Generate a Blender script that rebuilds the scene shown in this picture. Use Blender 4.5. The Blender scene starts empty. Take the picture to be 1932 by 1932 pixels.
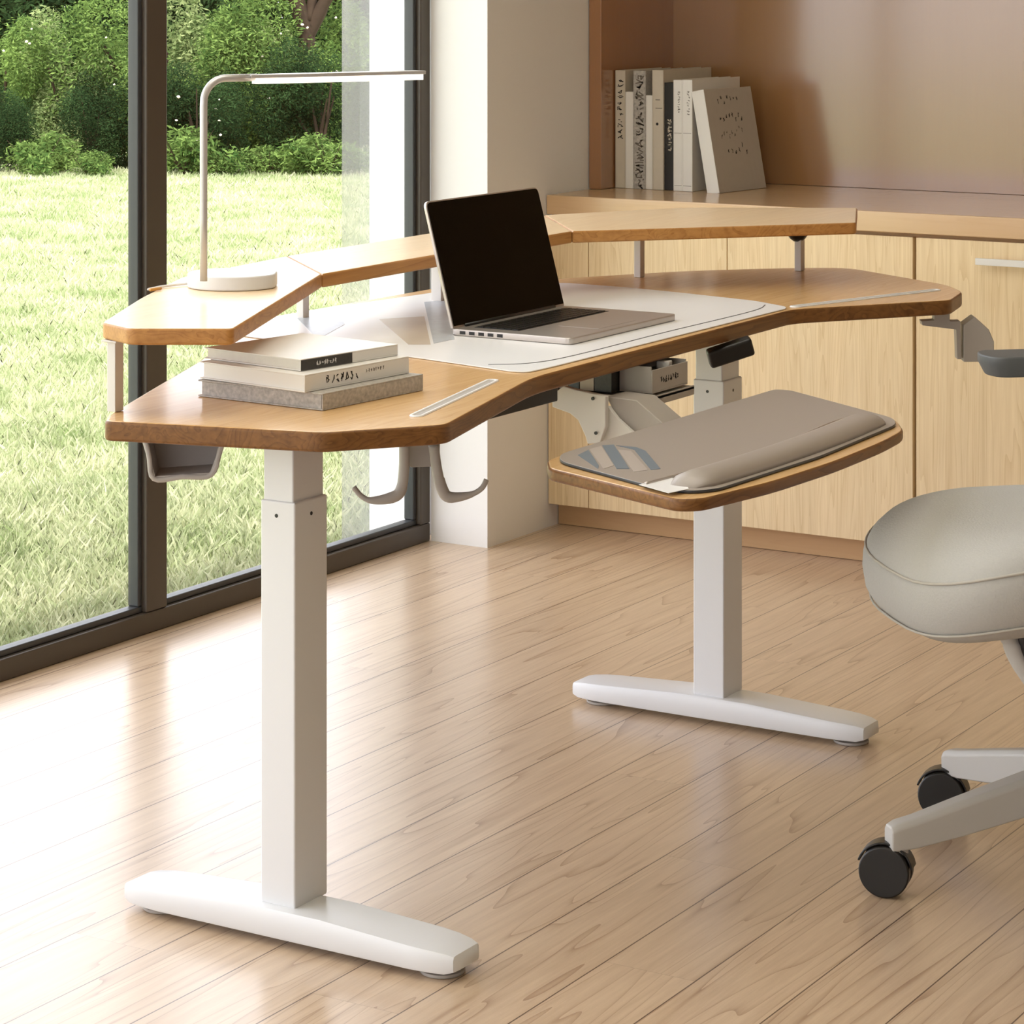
import bpy, bmesh, math, random
import numpy as np
from mathutils import Vector, Matrix
random.seed(7); rng = np.random.default_rng(11)
D = bpy.data; SC = bpy.context.scene; COL = SC.collection
PI = math.pi
SKY = 2.9; SUN = 3.9; EXPO = .36
FILL_TOP = [(-2.2, 3.4, 17)]  # unseen fill light added above the desk

# ------------------------------------------------------------------ materials
def new_mat(name):
    m = D.materials.new(name); m.use_nodes = True
    nt = m.node_tree; nt.nodes.clear()
    out = nt.nodes.new('ShaderNodeOutputMaterial')
    b = nt.nodes.new('ShaderNodeBsdfPrincipled')
    nt.links.new(b.outputs[0], out.inputs[0])
    return m, nt, b, out

def N(nt, kind, **kw):
    n = nt.nodes.new(kind)
    for k, v in kw.items():
        if k.startswith('i_'):
            key = k[2:]; key = int(key) if key.isdigit() else key.replace('_', ' ')
            n.inputs[key].default_value = v
        else: setattr(n, k, v)
    return n

def math_node(nt, op, a, b=None, c=None):
    n = nt.nodes.new('ShaderNodeMath'); n.operation = op
    for i, v in enumerate((a, b, c)):
        if v is None: continue
        if isinstance(v, (int, float)): n.inputs[i].default_value = v
        else: nt.links.new(v, n.inputs[i])
    return n.outputs[0]

def mixc(nt, fac, a, b, mode='MIX'):
    n = nt.nodes.new('ShaderNodeMix'); n.data_type = 'RGBA'; n.blend_type = mode
    for idx, v in ((0, fac), (6, a), (7, b)):
        if isinstance(v, (int, float)): n.inputs[idx].default_value = v
        elif isinstance(v, tuple): n.inputs[idx].default_value = (*v[:3], 1)
        else: nt.links.new(v, n.inputs[idx])
    return n.outputs[2]

def srgb(r, g, b):
    f = lambda c: (c/255/12.92 if c/255 <= .04045 else ((c/255+.055)/1.055)**2.4)
    return (f(r), f(g), f(b))

def plain(name, col, rough=.5, spec=.5, metal=0, vary=.06, scale=30, bump=0, coat=0):
    m, nt, b, out = new_mat(name)
    tc = N(nt, 'ShaderNodeTexCoord'); no = N(nt, 'ShaderNodeTexNoise', i_Scale=scale, i_Detail=4.0)
    nt.links.new(tc.outputs['Object'], no.inputs['Vector'])
    d = tuple(c*(1-vary) for c in col)
    nt.links.new(mixc(nt, no.outputs[0], d, col), b.inputs['Base Color'])
    b.inputs['Roughness'].default_value = rough
    b.inputs['Specular IOR Level'].default_value = spec
    b.inputs['Metallic'].default_value = metal
    b.inputs['Coat Weight'].default_value = coat
    if bump:
        bp = N(nt, 'ShaderNodeBump', i_Strength=bump, i_Distance=.002)
        nt.links.new(no.outputs[0], bp.inputs['Height']); nt.links.new(bp.outputs[0], b.inputs['Normal'])
    return m

def wood(name, light, dark, along='Y', rough=.35, spec=.5, scale=1.0, contrast=.6, coat=0, bands=5.0, ior=1.5):
    """grain streaks running along one axis of the piece"""
    m, nt, b, out = new_mat(name)
    tc = N(nt, 'ShaderNodeTexCoord'); mp = N(nt, 'ShaderNodeMapping')
    s = {'X': (.5, 9, 9), 'Y': (9, .5, 9), 'Z': (9, 9, .35)}[along]
    mp.inputs['Scale'].default_value = tuple(v*scale for v in s)
    nt.links.new(tc.outputs['Object'], mp.inputs['Vector'])
    n1 = N(nt, 'ShaderNodeTexNoise', i_Scale=1.1, i_Detail=3.0, i_Roughness=.5, i_Distortion=.6)
    n2 = N(nt, 'ShaderNodeTexNoise', i_Scale=9.0, i_Detail=4.0, i_Roughness=.65)
    nt.links.new(mp.outputs[0], n1.inputs['Vector']); nt.links.new(mp.outputs[0], n2.inputs['Vector'])
    r = math_node(nt, 'MULTIPLY', n1.outputs[0], bands*4)
    r = math_node(nt, 'FRACT', r)
    r = math_node(nt, 'POWER', r, 3.0)
    k = math_node(nt, 'MULTIPLY', r, .55)
    k2 = math_node(nt, 'MULTIPLY_ADD', n2.outputs[0], 1.6, -.45)
    k = math_node(nt, 'ADD', k, k2)
    k = math_node(nt, 'MULTIPLY', k, contrast)
    k = math_node(nt, 'MINIMUM', math_node(nt, 'MAXIMUM', k, 0.0), 1.0)
    c = mixc(nt, k, light, dark)
    big = mixc(nt, n1.outputs[0], (1.06, 1.03, 1.0), (.93, .93, .93))
    c = mixc(nt, 1.0, c, big, 'MULTIPLY')
    nt.links.new(c, b.inputs['Base Color'])
    b.inputs['Roughness'].default_value = rough; b.inputs['Specular IOR Level'].default_value = spec
    b.inputs['Coat Weight'].default_value = coat; b.inputs['Coat Roughness'].default_value = .12
    b.inputs['IOR'].default_value = ior
    bp = N(nt, 'ShaderNodeBump', i_Strength=.12, i_Distance=.0008)
    nt.links.new(n2.outputs[0], bp.inputs['Height']); nt.links.new(bp.outputs[0], b.inputs['Normal'])
    return m

def floor_material():
    m, nt, b, out = new_mat('floor_boards')
    tc = N(nt, 'ShaderNodeTexCoord'); sx = N(nt, 'ShaderNodeSeparateXYZ')
    nt.links.new(tc.outputs['Object'], sx.inputs[0])
    u = math_node(nt, 'DIVIDE', math_node(nt, 'ADD', sx.outputs[0], 2.068+1.475*4), .1475)
    idx = math_node(nt, 'FLOOR', u); fr = math_node(nt, 'FRACT', u)
    wn = N(nt, 'ShaderNodeTexWhiteNoise', noise_dimensions='1D'); nt.links.new(idx, wn.inputs['W'])
    # boards are long; end joints staggered per row
    v = math_node(nt, 'DIVIDE', math_node(nt, 'ADD', sx.outputs[1], math_node(nt, 'MULTIPLY', wn.outputs[0], 9.0)), 2.6)
    vf = math_node(nt, 'FRACT', v); vi = math_node(nt, 'FLOOR', v)
    wn2 = N(nt, 'ShaderNodeTexWhiteNoise', noise_dimensions='2D')
    cv = N(nt, 'ShaderNodeCombineXYZ'); nt.links.new(idx, cv.inputs[0]); nt.links.new(vi, cv.inputs[1])
    nt.links.new(cv.outputs[0], wn2.inputs['Vector'])
    # grain coordinates shifted per board
    g = N(nt, 'ShaderNodeCombineXYZ')
    nt.links.new(math_node(nt, 'MULTIPLY_ADD', wn2.outputs[0], 31.0, math_node(nt, 'MULTIPLY', sx.outputs[0], 9.0)), g.inputs[0])
    nt.links.new(math_node(nt, 'MULTIPLY', sx.outputs[1], .5), g.inputs[1])
    nt.links.new(math_node(nt, 'MULTIPLY', wn2.outputs[0], 17.0), g.inputs[2])
    n1 = N(nt, 'ShaderNodeTexNoise', i_Scale=.9, i_Detail=2.0, i_Roughness=.45, i_Distortion=.5)
    n2 = N(nt, 'ShaderNodeTexNoise', i_Scale=8.0, i_Detail=5.0, i_Roughness=.7)
    n3 = N(nt, 'ShaderNodeTexNoise', i_Scale=.5, i_Detail=2.0)
    for n in (n1, n2, n3): nt.links.new(g.outputs[0], n.inputs['Vector'])
    rings = math_node(nt, 'FRACT', math_node(nt, 'MULTIPLY', n1.outputs[0], 15.0))
    rings = math_node(nt, 'POWER', rings, 10.0)
    k = math_node(nt, 'ADD', math_node(nt, 'MULTIPLY', rings, .75), math_node(nt, 'MULTIPLY_ADD', n2.outputs[0], 1.3, -.45))
    k = math_node(nt, 'MINIMUM', math_node(nt, 'MAXIMUM', k, 0.0), 1.0)
    c = mixc(nt, k, FLOOR_L, FLOOR_D)
    tone = mixc(nt, wn2.outputs[0], (.95, .94, .93), (1.05, 1.04, 1.03))
    c = mixc(nt, 1.0, c, tone, 'MULTIPLY')
    c = mixc(nt, math_node(nt, 'MULTIPLY', n3.outputs[0], .35), c, FLOOR_W)
    # seams
    e = math_node(nt, 'MINIMUM', fr, math_node(nt, 'SUBTRACT', 1.0, fr))
    s1 = math_node(nt, 'LESS_THAN', e, .008)
    e2 = math_node(nt, 'MINIMUM', vf, math_node(nt, 'SUBTRACT', 1.0, vf))
    s2 = math_node(nt, 'MULTIPLY', math_node(nt, 'LESS_THAN', e2, .0002), .35)
    s = math_node(nt, 'MAXIMUM', s1, s2)
    c = mixc(nt, math_node(nt, 'MULTIPLY', s, .92), c, (.09, .05, .03))
    nt.links.new(c, b.inputs['Base Color'])
    b.inputs['Roughness'].default_value = .3
    b.inputs['Specular IOR Level'].default_value = .5
    b.inputs['Coat Weight'].default_value = .35; b.inputs['Coat Roughness'].default_value = .22
    h = math_node(nt, 'SUBTRACT', math_node(nt, 'MULTIPLY', n2.outputs[0], .25), s)
    bp = N(nt, 'ShaderNodeBump', i_Strength=.25, i_Distance=.001)
    nt.links.new(h, bp.inputs['Height']); nt.links.new(bp.outputs[0], b.inputs['Normal'])
    return m

def glass_material(name, tint=(1, 1, 1), haze=0.0, hazecol=(.8, .8, .8)):
    m = D.materials.new(name); m.use_nodes = True; nt = m.node_tree; nt.nodes.clear()
    out = N(nt, 'ShaderNodeOutputMaterial'); tr = N(nt, 'ShaderNodeBsdfTransparent'); gl = N(nt, 'ShaderNodeBsdfGlossy')
    tr.inputs[0].default_value = (*tint, 1); gl.inputs['Roughness'].default_value = .0
    fr = N(nt, 'ShaderNodeFresnel', i_IOR=1.35); mx = N(nt, 'ShaderNodeMixShader')
    ge = N(nt, 'ShaderNodeNewGeometry')   # reflect once, on the outer faces of the pane
    k = math_node(nt, 'MULTIPLY', fr.outputs[0], math_node(nt, 'SUBTRACT', 1.0, ge.outputs['Backfacing']))
    nt.links.new(k, mx.inputs[0]); nt.links.new(tr.outputs[0], mx.inputs[1]); nt.links.new(gl.outputs[0], mx.inputs[2])
    last = mx.outputs[0]
    if haze:
        df = N(nt, 'ShaderNodeBsdfDiffuse'); df.inputs[0].default_value = (*hazecol, 1)
        m2 = N(nt, 'ShaderNodeMixShader'); m2.inputs[0].default_value = haze
        nt.links.new(last, m2.inputs[1]); nt.links.new(df.outputs[0], m2.inputs[2]); last = m2.outputs[0]
    nt.links.new(last, out.inputs[0])
    return m

def leaf_material(name, a, b_, tr=.35):
    m = D.materials.new(name); m.use_nodes = True; nt = m.node_tree; nt.nodes.clear()
    out = N(nt, 'ShaderNodeOutputMaterial'); geo = N(nt, 'ShaderNodeNewGeometry')
    tc = N(nt, 'ShaderNodeTexCoord'); no = N(nt, 'ShaderNodeTexNoise', i_Scale=3.0, i_Detail=3.0)
    nt.links.new(tc.outputs['Object'], no.inputs['Vector'])
    k = math_node(nt, 'ADD', math_node(nt, 'MULTIPLY', geo.outputs['Random Per Island'], .6), math_node(nt, 'MULTIPLY_ADD', no.outputs[0], 1.4, -.5))
    c = mixc(nt, k, a, b_)
    df = N(nt, 'ShaderNodeBsdfDiffuse'); t = N(nt, 'ShaderNodeBsdfTranslucent'); mx = N(nt, 'ShaderNodeMixShader')
    mx.inputs[0].default_value = tr
    nt.links.new(c, df.inputs[0]); nt.links.new(c, t.inputs[0])
    nt.links.new(df.outputs[0], mx.inputs[1]); nt.links.new(t.outputs[0], mx.inputs[2]); nt.links.new(mx.outputs[0], out.inputs[0])
    return m

FLOOR_L = srgb(206, 181, 153); FLOOR_D = srgb(150, 118, 90); FLOOR_W = srgb(212, 191, 167)
M = {}
M['floor'] = floor_material()
M['wall'] = plain('white_plaster', srgb(236, 235, 234), .75, .2, vary=.015, scale=60)
M['wall_warm'] = plain('taupe_plaster', srgb(176, 160, 144), .85, .2, vary=.03)
M['ceiling'] = plain('white_ceiling', srgb(235, 232, 226), .9, .1, vary=.01)
M['frame'] = plain('dark_aluminium', srgb(74, 66, 58), .38, .5, vary=.05)
M['frame_in'] = plain('grey_gasket', srgb(58, 60, 62), .4, .5)
M['glass'] = glass_material('window_glass')
M['screen_glass'] = glass_material('hazy_screen_glass', (.93, .93, .93), .26, (.55, .54, .55))  # grey haze imitates a reflected strip in the glazing
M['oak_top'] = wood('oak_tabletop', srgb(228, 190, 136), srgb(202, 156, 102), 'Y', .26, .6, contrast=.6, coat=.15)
M['oak_edge'] = wood('walnut_edge', srgb(138, 96, 52), srgb(92, 58, 28), 'Y', .42, .4, contrast=.8)  # darker than the top: shade on the edges mixed into the wood colour
M['oak_riser'] = wood('pale_oak', srgb(238, 214, 178), srgb(216, 184, 142), 'Y', .3, .5, contrast=.6)  # paler than the desk oak: window sheen put into the colour
M['oak_riser_edge'] = wood('amber_edge', srgb(198, 146, 84), srgb(150, 98, 50), 'Y', .4, .4, contrast=.7)
M['counter'] = wood('tan_counter', srgb(208, 176, 138), srgb(190, 156, 116), 'X', .22, .6, contrast=.3, coat=.25)
M['niche'] = wood('brown_panel', srgb(158, 112, 74), srgb(148, 102, 66), 'Z', .2, .6, contrast=.25, coat=1.0, ior=1.6)
M['niche_back'] = wood('gloss_brown_panel', srgb(154, 114, 74), srgb(146, 106, 68), 'Z', .2, .8, contrast=.15, coat=.8, ior=1.5)
M['door'] = wood('pale_pine_door', srgb(234, 213, 175), srgb(206, 178, 134), 'Z', .45, .35, contrast=.75, scale=1.3)
M['kick'] = wood('kick_board', srgb(200, 164, 122), srgb(186, 148, 106), 'X', .5, .3, contrast=.3)
M['white_metal'] = plain('white_powder_coat', srgb(224, 225, 227), .3, .5, vary=.01, scale=8)
M['white_soft'] = plain('off_white_plastic', srgb(222, 219, 214), .45, .4, vary=.02)
M['grey_plastic'] = plain('warm_grey_plastic', srgb(176, 170, 164), .45, .4, vary=.05)
M['mat_white'] = plain('white_desk_mat', srgb(240, 240, 240), .3, .5, vary=.01)
M['mat_line'] = plain('mat_crease', srgb(120, 120, 122), .5, .3)
M['print_grey'] = plain('print_blue_grey', srgb(196, 204, 212), .3, .5, vary=.3, scale=60)  # tint of the reflections on the desk mat
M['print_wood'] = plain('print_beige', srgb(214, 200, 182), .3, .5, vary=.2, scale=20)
M['black'] = plain('black_plastic', srgb(24, 22, 20), .35, .5, vary=.1)
M['screen'] = plain('black_screen', srgb(5, 5, 4), .08, .12, vary=0)
M['silver'] = plain('silver_aluminium', srgb(196, 188, 182), .32, .5, metal=.6, vary=.02)
M['chrome'] = plain('satin_steel', srgb(200, 198, 198), .3, .5, metal=.45, vary=.02)
M['fabric'] = plain('light_grey_fabric', srgb(186, 184, 180), .85, .2, vary=.12, scale=300, bump=.3)
M['seam'] = plain('grey_piping', srgb(188, 183, 174), .8, .2)
M['chair_plastic'] = plain('light_grey_nylon', srgb(190, 187, 182), .45, .4, vary=.02)
M['arm'] = plain('dark_grey_arm_pad', srgb(92, 94, 94), .5, .4, vary=.05)
M['pad'] = plain('taupe_leather', srgb(160, 150, 141), .38, .5, vary=.03, scale=200)
M['pad_edge'] = plain('dark_blue_grey_edge', srgb(58, 62, 68), .4, .5)
M['pad_blue'] = plain('slate_blue_stripe', srgb(118, 130, 140), .35, .5)
M['pad_light'] = plain('pale_taupe_stripe', srgb(182, 172, 164), .35, .5)
M['page'] = plain('paper_pages', srgb(232, 228, 220), .8, .2, vary=.12, scale=90)
M['cover_white'] = plain('white_cover', srgb(232, 229, 224), .45, .4, vary=.03)
M['cover_grey'] = plain('grey_cover', srgb(188, 182, 174), .55, .3, vary=.1, scale=50)
M['cover_speckle'] = plain('speckled_stone_cover', srgb(214, 208, 200), .6, .3, vary=.7, scale=160)
M['cover_beige'] = plain('beige_cover', srgb(206, 196, 180), .6, .3, vary=.1, scale=50)
M['cover_black'] = plain('black_cover', srgb(26, 22, 19), .35, .5, vary=.2)
M['cover_slate'] = plain('slate_cover', srgb(96, 106, 114), .5, .4, vary=.1)
M['ink'] = plain('black_ink', srgb(38, 34, 32), .6, .3)
M['ink_soft'] = plain('grey_ink', srgb(120, 112, 104), .7, .3)
M['band'] = plain('dark_photo_band', srgb(70, 66, 62), .4, .4, vary=.6, scale=220)
M['orange'] = plain('amber_plug', srgb(206, 150, 72), .5, .4)
M['keys'] = plain('dark_keys', srgb(40, 38, 36), .4, .4)
M['bark'] = plain('tree_bark', srgb(66, 54, 44), .9, .1, vary=.4, scale=20)
M['outer_wall'] = plain('white_render', srgb(238, 237, 236), .85, .1, vary=.01)
M['leaf_mid'] = leaf_material('leaf_mid_green', srgb(48, 78, 38), srgb(136, 160, 88))
M['leaf_dark'] = leaf_material('leaf_dark_green', srgb(24, 38, 24), srgb(66, 90, 54))
M['leaf_pale'] = leaf_material('leaf_pale_green', srgb(84, 112, 62), srgb(180, 190, 134))
M['flower'] = leaf_material('pale_petals', srgb(238, 214, 190), srgb(240, 236, 226), .3)
M['grass'] = leaf_material('grass_blades', srgb(132, 150, 98), srgb(214, 214, 182), .35)
m, nt, b, out = new_mat('lawn_soil')
tc = N(nt, 'ShaderNodeTexCoord'); n1 = N(nt, 'ShaderNodeTexNoise', i_Scale=1.3, i_Detail=6.0); n2 = N(nt, 'ShaderNodeTexNoise', i_Scale=40.0, i_Detail=4.0)
for n in (n1, n2): nt.links.new(tc.outputs['Object'], n.inputs['Vector'])
c = mixc(nt, n2.outputs[0], srgb(124, 142, 90), srgb(200, 204, 166)); c = mixc(nt, n1.outputs[0], c, srgb(196, 200, 158))
nt.links.new(c, b.inputs['Base Color']); b.inputs['Roughness'].default_value = .95; b.inputs['Specular IOR Level'].default_value = .1
M['lawn'] = m
m = D.materials.new('lamp_diffuser'); m.use_nodes = True; nt = m.node_tree; nt.nodes.clear()
out = N(nt, 'ShaderNodeOutputMaterial'); em = N(nt, 'ShaderNodeEmission', i_Color=(1, .86, .66, 1), i_Strength=2.6); nt.links.new(em.outputs[0], out.inputs[0])
M['glow'] = m

# ------------------------------------------------------------------ object helpers
def origin_of(o):
    v = Vector((0, 0, 0))
    while o is not None:
        v += o.location; o = o.parent
    return v

def link(name, me, parent=None, smooth=False, bevel=0, seg=2, mats=None):
    """me is built in room coordinates; stored relative to its parent"""
    o = D.objects.new(name, me); COL.objects.link(o)
    if mats:
        for mm in (mats if isinstance(mats, (list, tuple)) else [mats]): me.materials.append(mm)
    if smooth: me.polygons.foreach_set('use_smooth', [True]*len(me.polygons))
    if parent is not None:
        o.parent = parent; me.transform(Matrix.Translation(-origin_of(parent)))
    if bevel:
        md = o.modifiers.new('bevel', 'BEVEL'); md.width = bevel; md.segments = seg; md.limit_method = 'ANGLE'; md.angle_limit = .6
        me.polygons.foreach_set('use_smooth', [True]*len(me.polygons))
        w = o.modifiers.new('wn', 'WEIGHTED_NORMAL'); w.keep_sharp = True
    return o

def bm_to(name, bm, mats, parent=None, **kw):
    bmesh.ops.recalc_face_normals(bm, faces=bm.faces)
    me = D.meshes.new(name); bm.to_mesh(me); bm.free()
    return link(name, me, parent, mats=mats, **kw)

def empty(name, loc, label, cat, group=None):
    o = D.objects.new(name, None); COL.objects.link(o); o.location = loc; o.empty_display_size = .05
    return tag(o, label, cat, group)

def tag(o, label, cat, group=None, kind=None):
    o['label'] = label; o['category'] = cat
    if group: o['group'] = group
    if kind: o['kind'] = kind
    return o

def structure(o, label=None):
    o['kind'] = 'structure'
    if label: o['label'] = label
    return o

def box(bm, x0, x1, y0, y1, z0, z1, mi=0):
    vs = [bm.verts.new((x, y, z)) for x in (x0, x1) for y in (y0, y1) for z in (z0, z1)]
    for q in ((0, 1, 3, 2), (4, 6, 7, 5), (0, 4, 5, 1), (2, 3, 7, 6), (0, 2, 6, 4), (1, 5, 7, 3)):
        f_ = bm.faces.new([vs[i] for i in q]); f_.material_index = mi

def obox(bm, c, half, rz=0, rx=0, ry=0, mi=0):
    r = Matrix.Rotation(rz, 3, 'Z') @ Matrix.Rotation(ry, 3, 'Y') @ Matrix.Rotation(rx, 3, 'X')
    vs = [bm.verts.new(Vector(c) + r @ Vector((sx*half[0], sy*half[1], sz*half[2]))) for sx in (-1, 1) for sy in (-1, 1) for sz in (-1, 1)]
    for q in ((0, 1, 3, 2), (4, 6, 7, 5), (0, 4, 5, 1), (2, 3, 7, 6), (0, 2, 6, 4), (1, 5, 7, 3)):
        f_ = bm.faces.new([vs[i] for i in q]); f_.material_index = mi

def prism(bm, pts, z0, z1, side=0, top=0):
    a = [bm.verts.new((p[0], p[1], z0)) for p in pts]; b_ = [bm.verts.new((p[0], p[1], z1)) for p in pts]
    n = len(pts)
    f_ = bm.faces.new(b_); f_.material_index = top
    f_ = bm.faces.new(a[::-1]); f_.material_index = side
    for i in range(n):
        f_ = bm.faces.new([a[i], a[(i+1) % n], b_[(i+1) % n], b_[i]]); f_.material_index = side

def plate(bm, pts, off, mi=0):
    """a flat polygon of 3-D points thickened along the vector off"""
    off = Vector(off)
    a = [bm.verts.new(Vector(p)) for p in pts]; b_ = [bm.verts.new(Vector(p)+off) for p in pts]
    n = len(pts); bm.faces.new(b_).material_index = mi; bm.faces.new(a[::-1]).material_index = mi
    for i in range(n): bm.faces.new([a[i], a[(i+1) % n], b_[(i+1) % n], b_[i]]).material_index = mi

def round_poly(pts, r, seg=5):
    out = []; n = len(pts)
    rr = r if isinstance(r, (list, tuple)) else [r]*n
    for i in range(n):
        p = Vector(pts[i][:2]); a = Vector(pts[i-1][:2]); b_ = Vector(pts[(i+1) % n][:2])
        da = (a-p); db = (b_-p); t = min(rr[i], da.length*.45, db.length*.45)
        if t <= 1e-5: out.append(tuple(p)); continue
        pa = p + da.normalized()*t; pb = p + db.normalized()*t
        for k in range(seg+1):
            s = k/seg; q = pa*(1-s)**2 + p*2*s*(1-s) + pb*s*s; out.append((q.x, q.y))
    return out

def tube(bm, pts, r, seg=10, flat=1.0, mi=0, up=(0, 0, 1), caps=True):
    pts = [Vector(p) for p in pts]; rings = []
    rs = r if isinstance(r, (list, tuple)) else [r]*len(pts)
    for i, p in enumerate(pts):
        t = (pts[min(i+1, len(pts)-1)] - pts[max(i-1, 0)]).normalized()
        u = Vector(up)
        if abs(t.dot(u)) > .97: u = Vector((1, 0, 0)) if abs(t.x) < .9 else Vector((0, 1, 0))
        s = t.cross(u).normalized(); w = s.cross(t).normalized()
        if i and (s.dot(prev) < 0): s = -s; w = -w
        prev = s
        rings.append([bm.verts.new(p + (s*math.cos(2*PI*k/seg)*flat + w*math.sin(2*PI*k/seg))*rs[i]) for k in range(seg)])
    for a, b_ in zip(rings, rings[1:]):
        for k in range(seg): bm.faces.new([a[k], a[(k+1) % seg], b_[(k+1) % seg], b_[k]]).material_index = mi
    if caps: bm.faces.new(rings[0][::-1]).material_index = mi; bm.faces.new(rings[-1]).material_index = mi

def cyl(bm, c, axis, r, h, seg=32, mi=0, r2=None):
    axis = Vector(axis).normalized(); q = Vector((0, 0, 1)).rotation_difference(axis)
    r2 = r if r2 is None else r2; c = Vector(c)
    a = [bm.verts.new(c + q @ Vector((r*math.cos(2*PI*k/seg), r*math.sin(2*PI*k/seg), 0))) for k in range(seg)]
    b_ = [bm.verts.new(c + q @ Vector((r2*math.cos(2*PI*k/seg), r2*math.sin(2*PI*k/seg), h))) for k in range(seg)]
    for k in range(seg): bm.faces.new([a[k], a[(k+1) % seg], b_[(k+1) % seg], b_[k]]).material_index = mi
    bm.faces.new(a[::-1]).material_index = mi; bm.faces.new(b_).material_index = mi

def smooth_path(pts, n=8):
    pts = [Vector(p) for p in pts]; out = []
    for i in range(len(pts)-1):
        p0 = pts[max(i-1, 0)]; p1 = pts[i]; p2 = pts[i+1]; p3 = pts[min(i+2, len(pts)-1)]
        for k in range(n):
            t = k/n
            out.append(.5*((2*p1)+(-p0+p2)*t+(2*p0-5*p1+4*p2-p3)*t*t+(-p0+3*p1-3*p2+p3)*t**3))
    out.append(pts[-1]); return out

def one_box(name, x0, x1, y0, y1, z0, z1, mat, parent=None, bevel=0, **kw):
    bm = bmesh.new(); box(bm, x0, x1, y0, y1, z0, z1)
    return bm_to(name, bm, mat, parent, bevel=bevel, **kw)

def scribble(name, mat, parent, org, du, dv, nrm, n, h, seed, gap=1.0, stroke=.12, loose=0.0):
    """a run of small hand-like characters on a surface; du = reading direction, dv = up"""
    r = random.Random(seed); bm = bmesh.new(); du = Vector(du); dv = Vector(dv); nrm = Vector(nrm).normalized(); org = Vector(org)
    for i in range(n):
        o = org + du*h*.8*gap*i + dv*h*loose*(r.random()-.5)
        for s in range(r.choice((2, 3, 3))):
            a = (r.random()*.55, r.random()); b_ = (r.random()*.55, r.random()); mid = (r.random()*.6, r.random())
            P_ = [a, mid, b_] if r.random() < .6 else [a, b_]
            for p, q in zip(P_, P_[1:]):
                d = Vector((q[0]-p[0], q[1]-p[1]));
                if d.length < .15: continue
                w = Vector((-d.y, d.x)).normalized()*stroke*.5
                cs = [(p[0]+w.x, p[1]+w.y), (q[0]+w.x, q[1]+w.y), (q[0]-w.x, q[1]-w.y), (p[0]-w.x, p[1]-w.y)]
                plate(bm, [o + du*h*c_[0] + dv*h*c_[1] + nrm*.0001 for c_ in cs], nrm*.0004)
    return bm_to(name, bm, mat, parent)

# ------------------------------------------------------------------ camera
A = math.radians(31.27)
FW = Vector((-math.sin(A), math.cos(A), 0)); RT = Vector((math.cos(A), math.sin(A), 0))
cam = D.cameras.new('camera'); co = D.objects.new('camera', cam); COL.objects.link(co)
co.location = (0, 0, 1.44); co.rotation_euler = (PI/2, 0, A)
cam.sensor_width = 36; cam.lens = 94.66; cam.shift_y = -.5259; cam.clip_end = 200
SC.camera = co

# ------------------------------------------------------------------ room shell
XW = -3.725; YB = 6.72; XR = 3.2; YF = -3.2; ZC = 2.85
structure(one_box('floor', XW-.04, XR+.1, YF-.1, YB+.1, -.06, 0, M['floor']))
structure(one_box('ceiling', XW-.1, XR+.1, YF-.1, YB+.1, ZC, ZC+.1, M['ceiling']))
structure(one_box('wall_back', -3.555, XR+.1, YB, YB+.1, 0, ZC, M['wall']))
structure(one_box('wall_right', XR, XR+.1, YF-.1, YB, 0, ZC, M['wall_warm']))
bm = bmesh.new(); box(bm, XW-.1, XW+.3, YF-.1, YF, 0, ZC); box(bm, 1.3, XR, YF-.1, YF, 0, ZC); box(bm, XW+.3, 1.3, YF-.1, YF, 2.3, ZC); box(bm, XW+.3, 1.3, YF-.1, YF, 0, .9)
structure(bm_to('wall_front', bm, M['wall']))
w2 = empty('window_2', (-1.06, YF, .9), '', ''); del w2['label']; del w2['category']; structure(w2, 'window behind the viewer')  # unseen opening added to throw fill light forward into the room
for x in (XW+.3, -1.09, 1.24): one_box('frame_post', x, x+.06, YF-.08, YF-.01, .9, 2.3, M['frame'], w2)
for z_ in (.9, 2.24): one_box('frame_rail', XW+.36, 1.24, YF-.07, YF-.02, z_, z_+.06, M['frame'], w2)
one_box('pane', XW+.36, 1.24, YF-.05, YF-.044, .96, 2.24, M['glass'], w2)
structure(one_box('wall_left', XW+.002, -3.555, 5.735, YB+.1, 0, ZC, M['wall']), 'white wall pier between the window and the cabinets')
# glazing along the left side: one long dark aluminium window
wf = empty('window_1', (XW, 4.65, 0), '', '')
del wf['label']; del wf['category']; structure(wf, 'floor to ceiling window with dark aluminium frame looking on the lawn')
bm = bmesh.new(); box(bm, XW-.046, XW, YF, 5.735, 0, .046); bm_to('bottom_rail', bm, M['frame'], wf, bevel=.004)
bm = bmesh.new(); box(bm, XW-.046, XW, YF, 5.735, ZC-.06, ZC); bm_to('top_rail', bm, M['frame'], wf, bevel=.004)
ms = [4.637, 2.45, .25, -1.95]
for y in ms:
    bm = bmesh.new(); box(bm, XW-.046, XW, y-.036, y+.036, .046, ZC-.06); bm_to('mullion', bm, M['frame'], wf, bevel=.004)
for y in (5.735-.045, YF):
    bm = bmesh.new(); box(bm, XW-.046, XW, y, y+.045, .046, ZC-.06); bm_to('side_frame', bm, M['frame'], wf, bevel=.004)
edges = [YF+.045]+sorted(ms)+[5.69]
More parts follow.
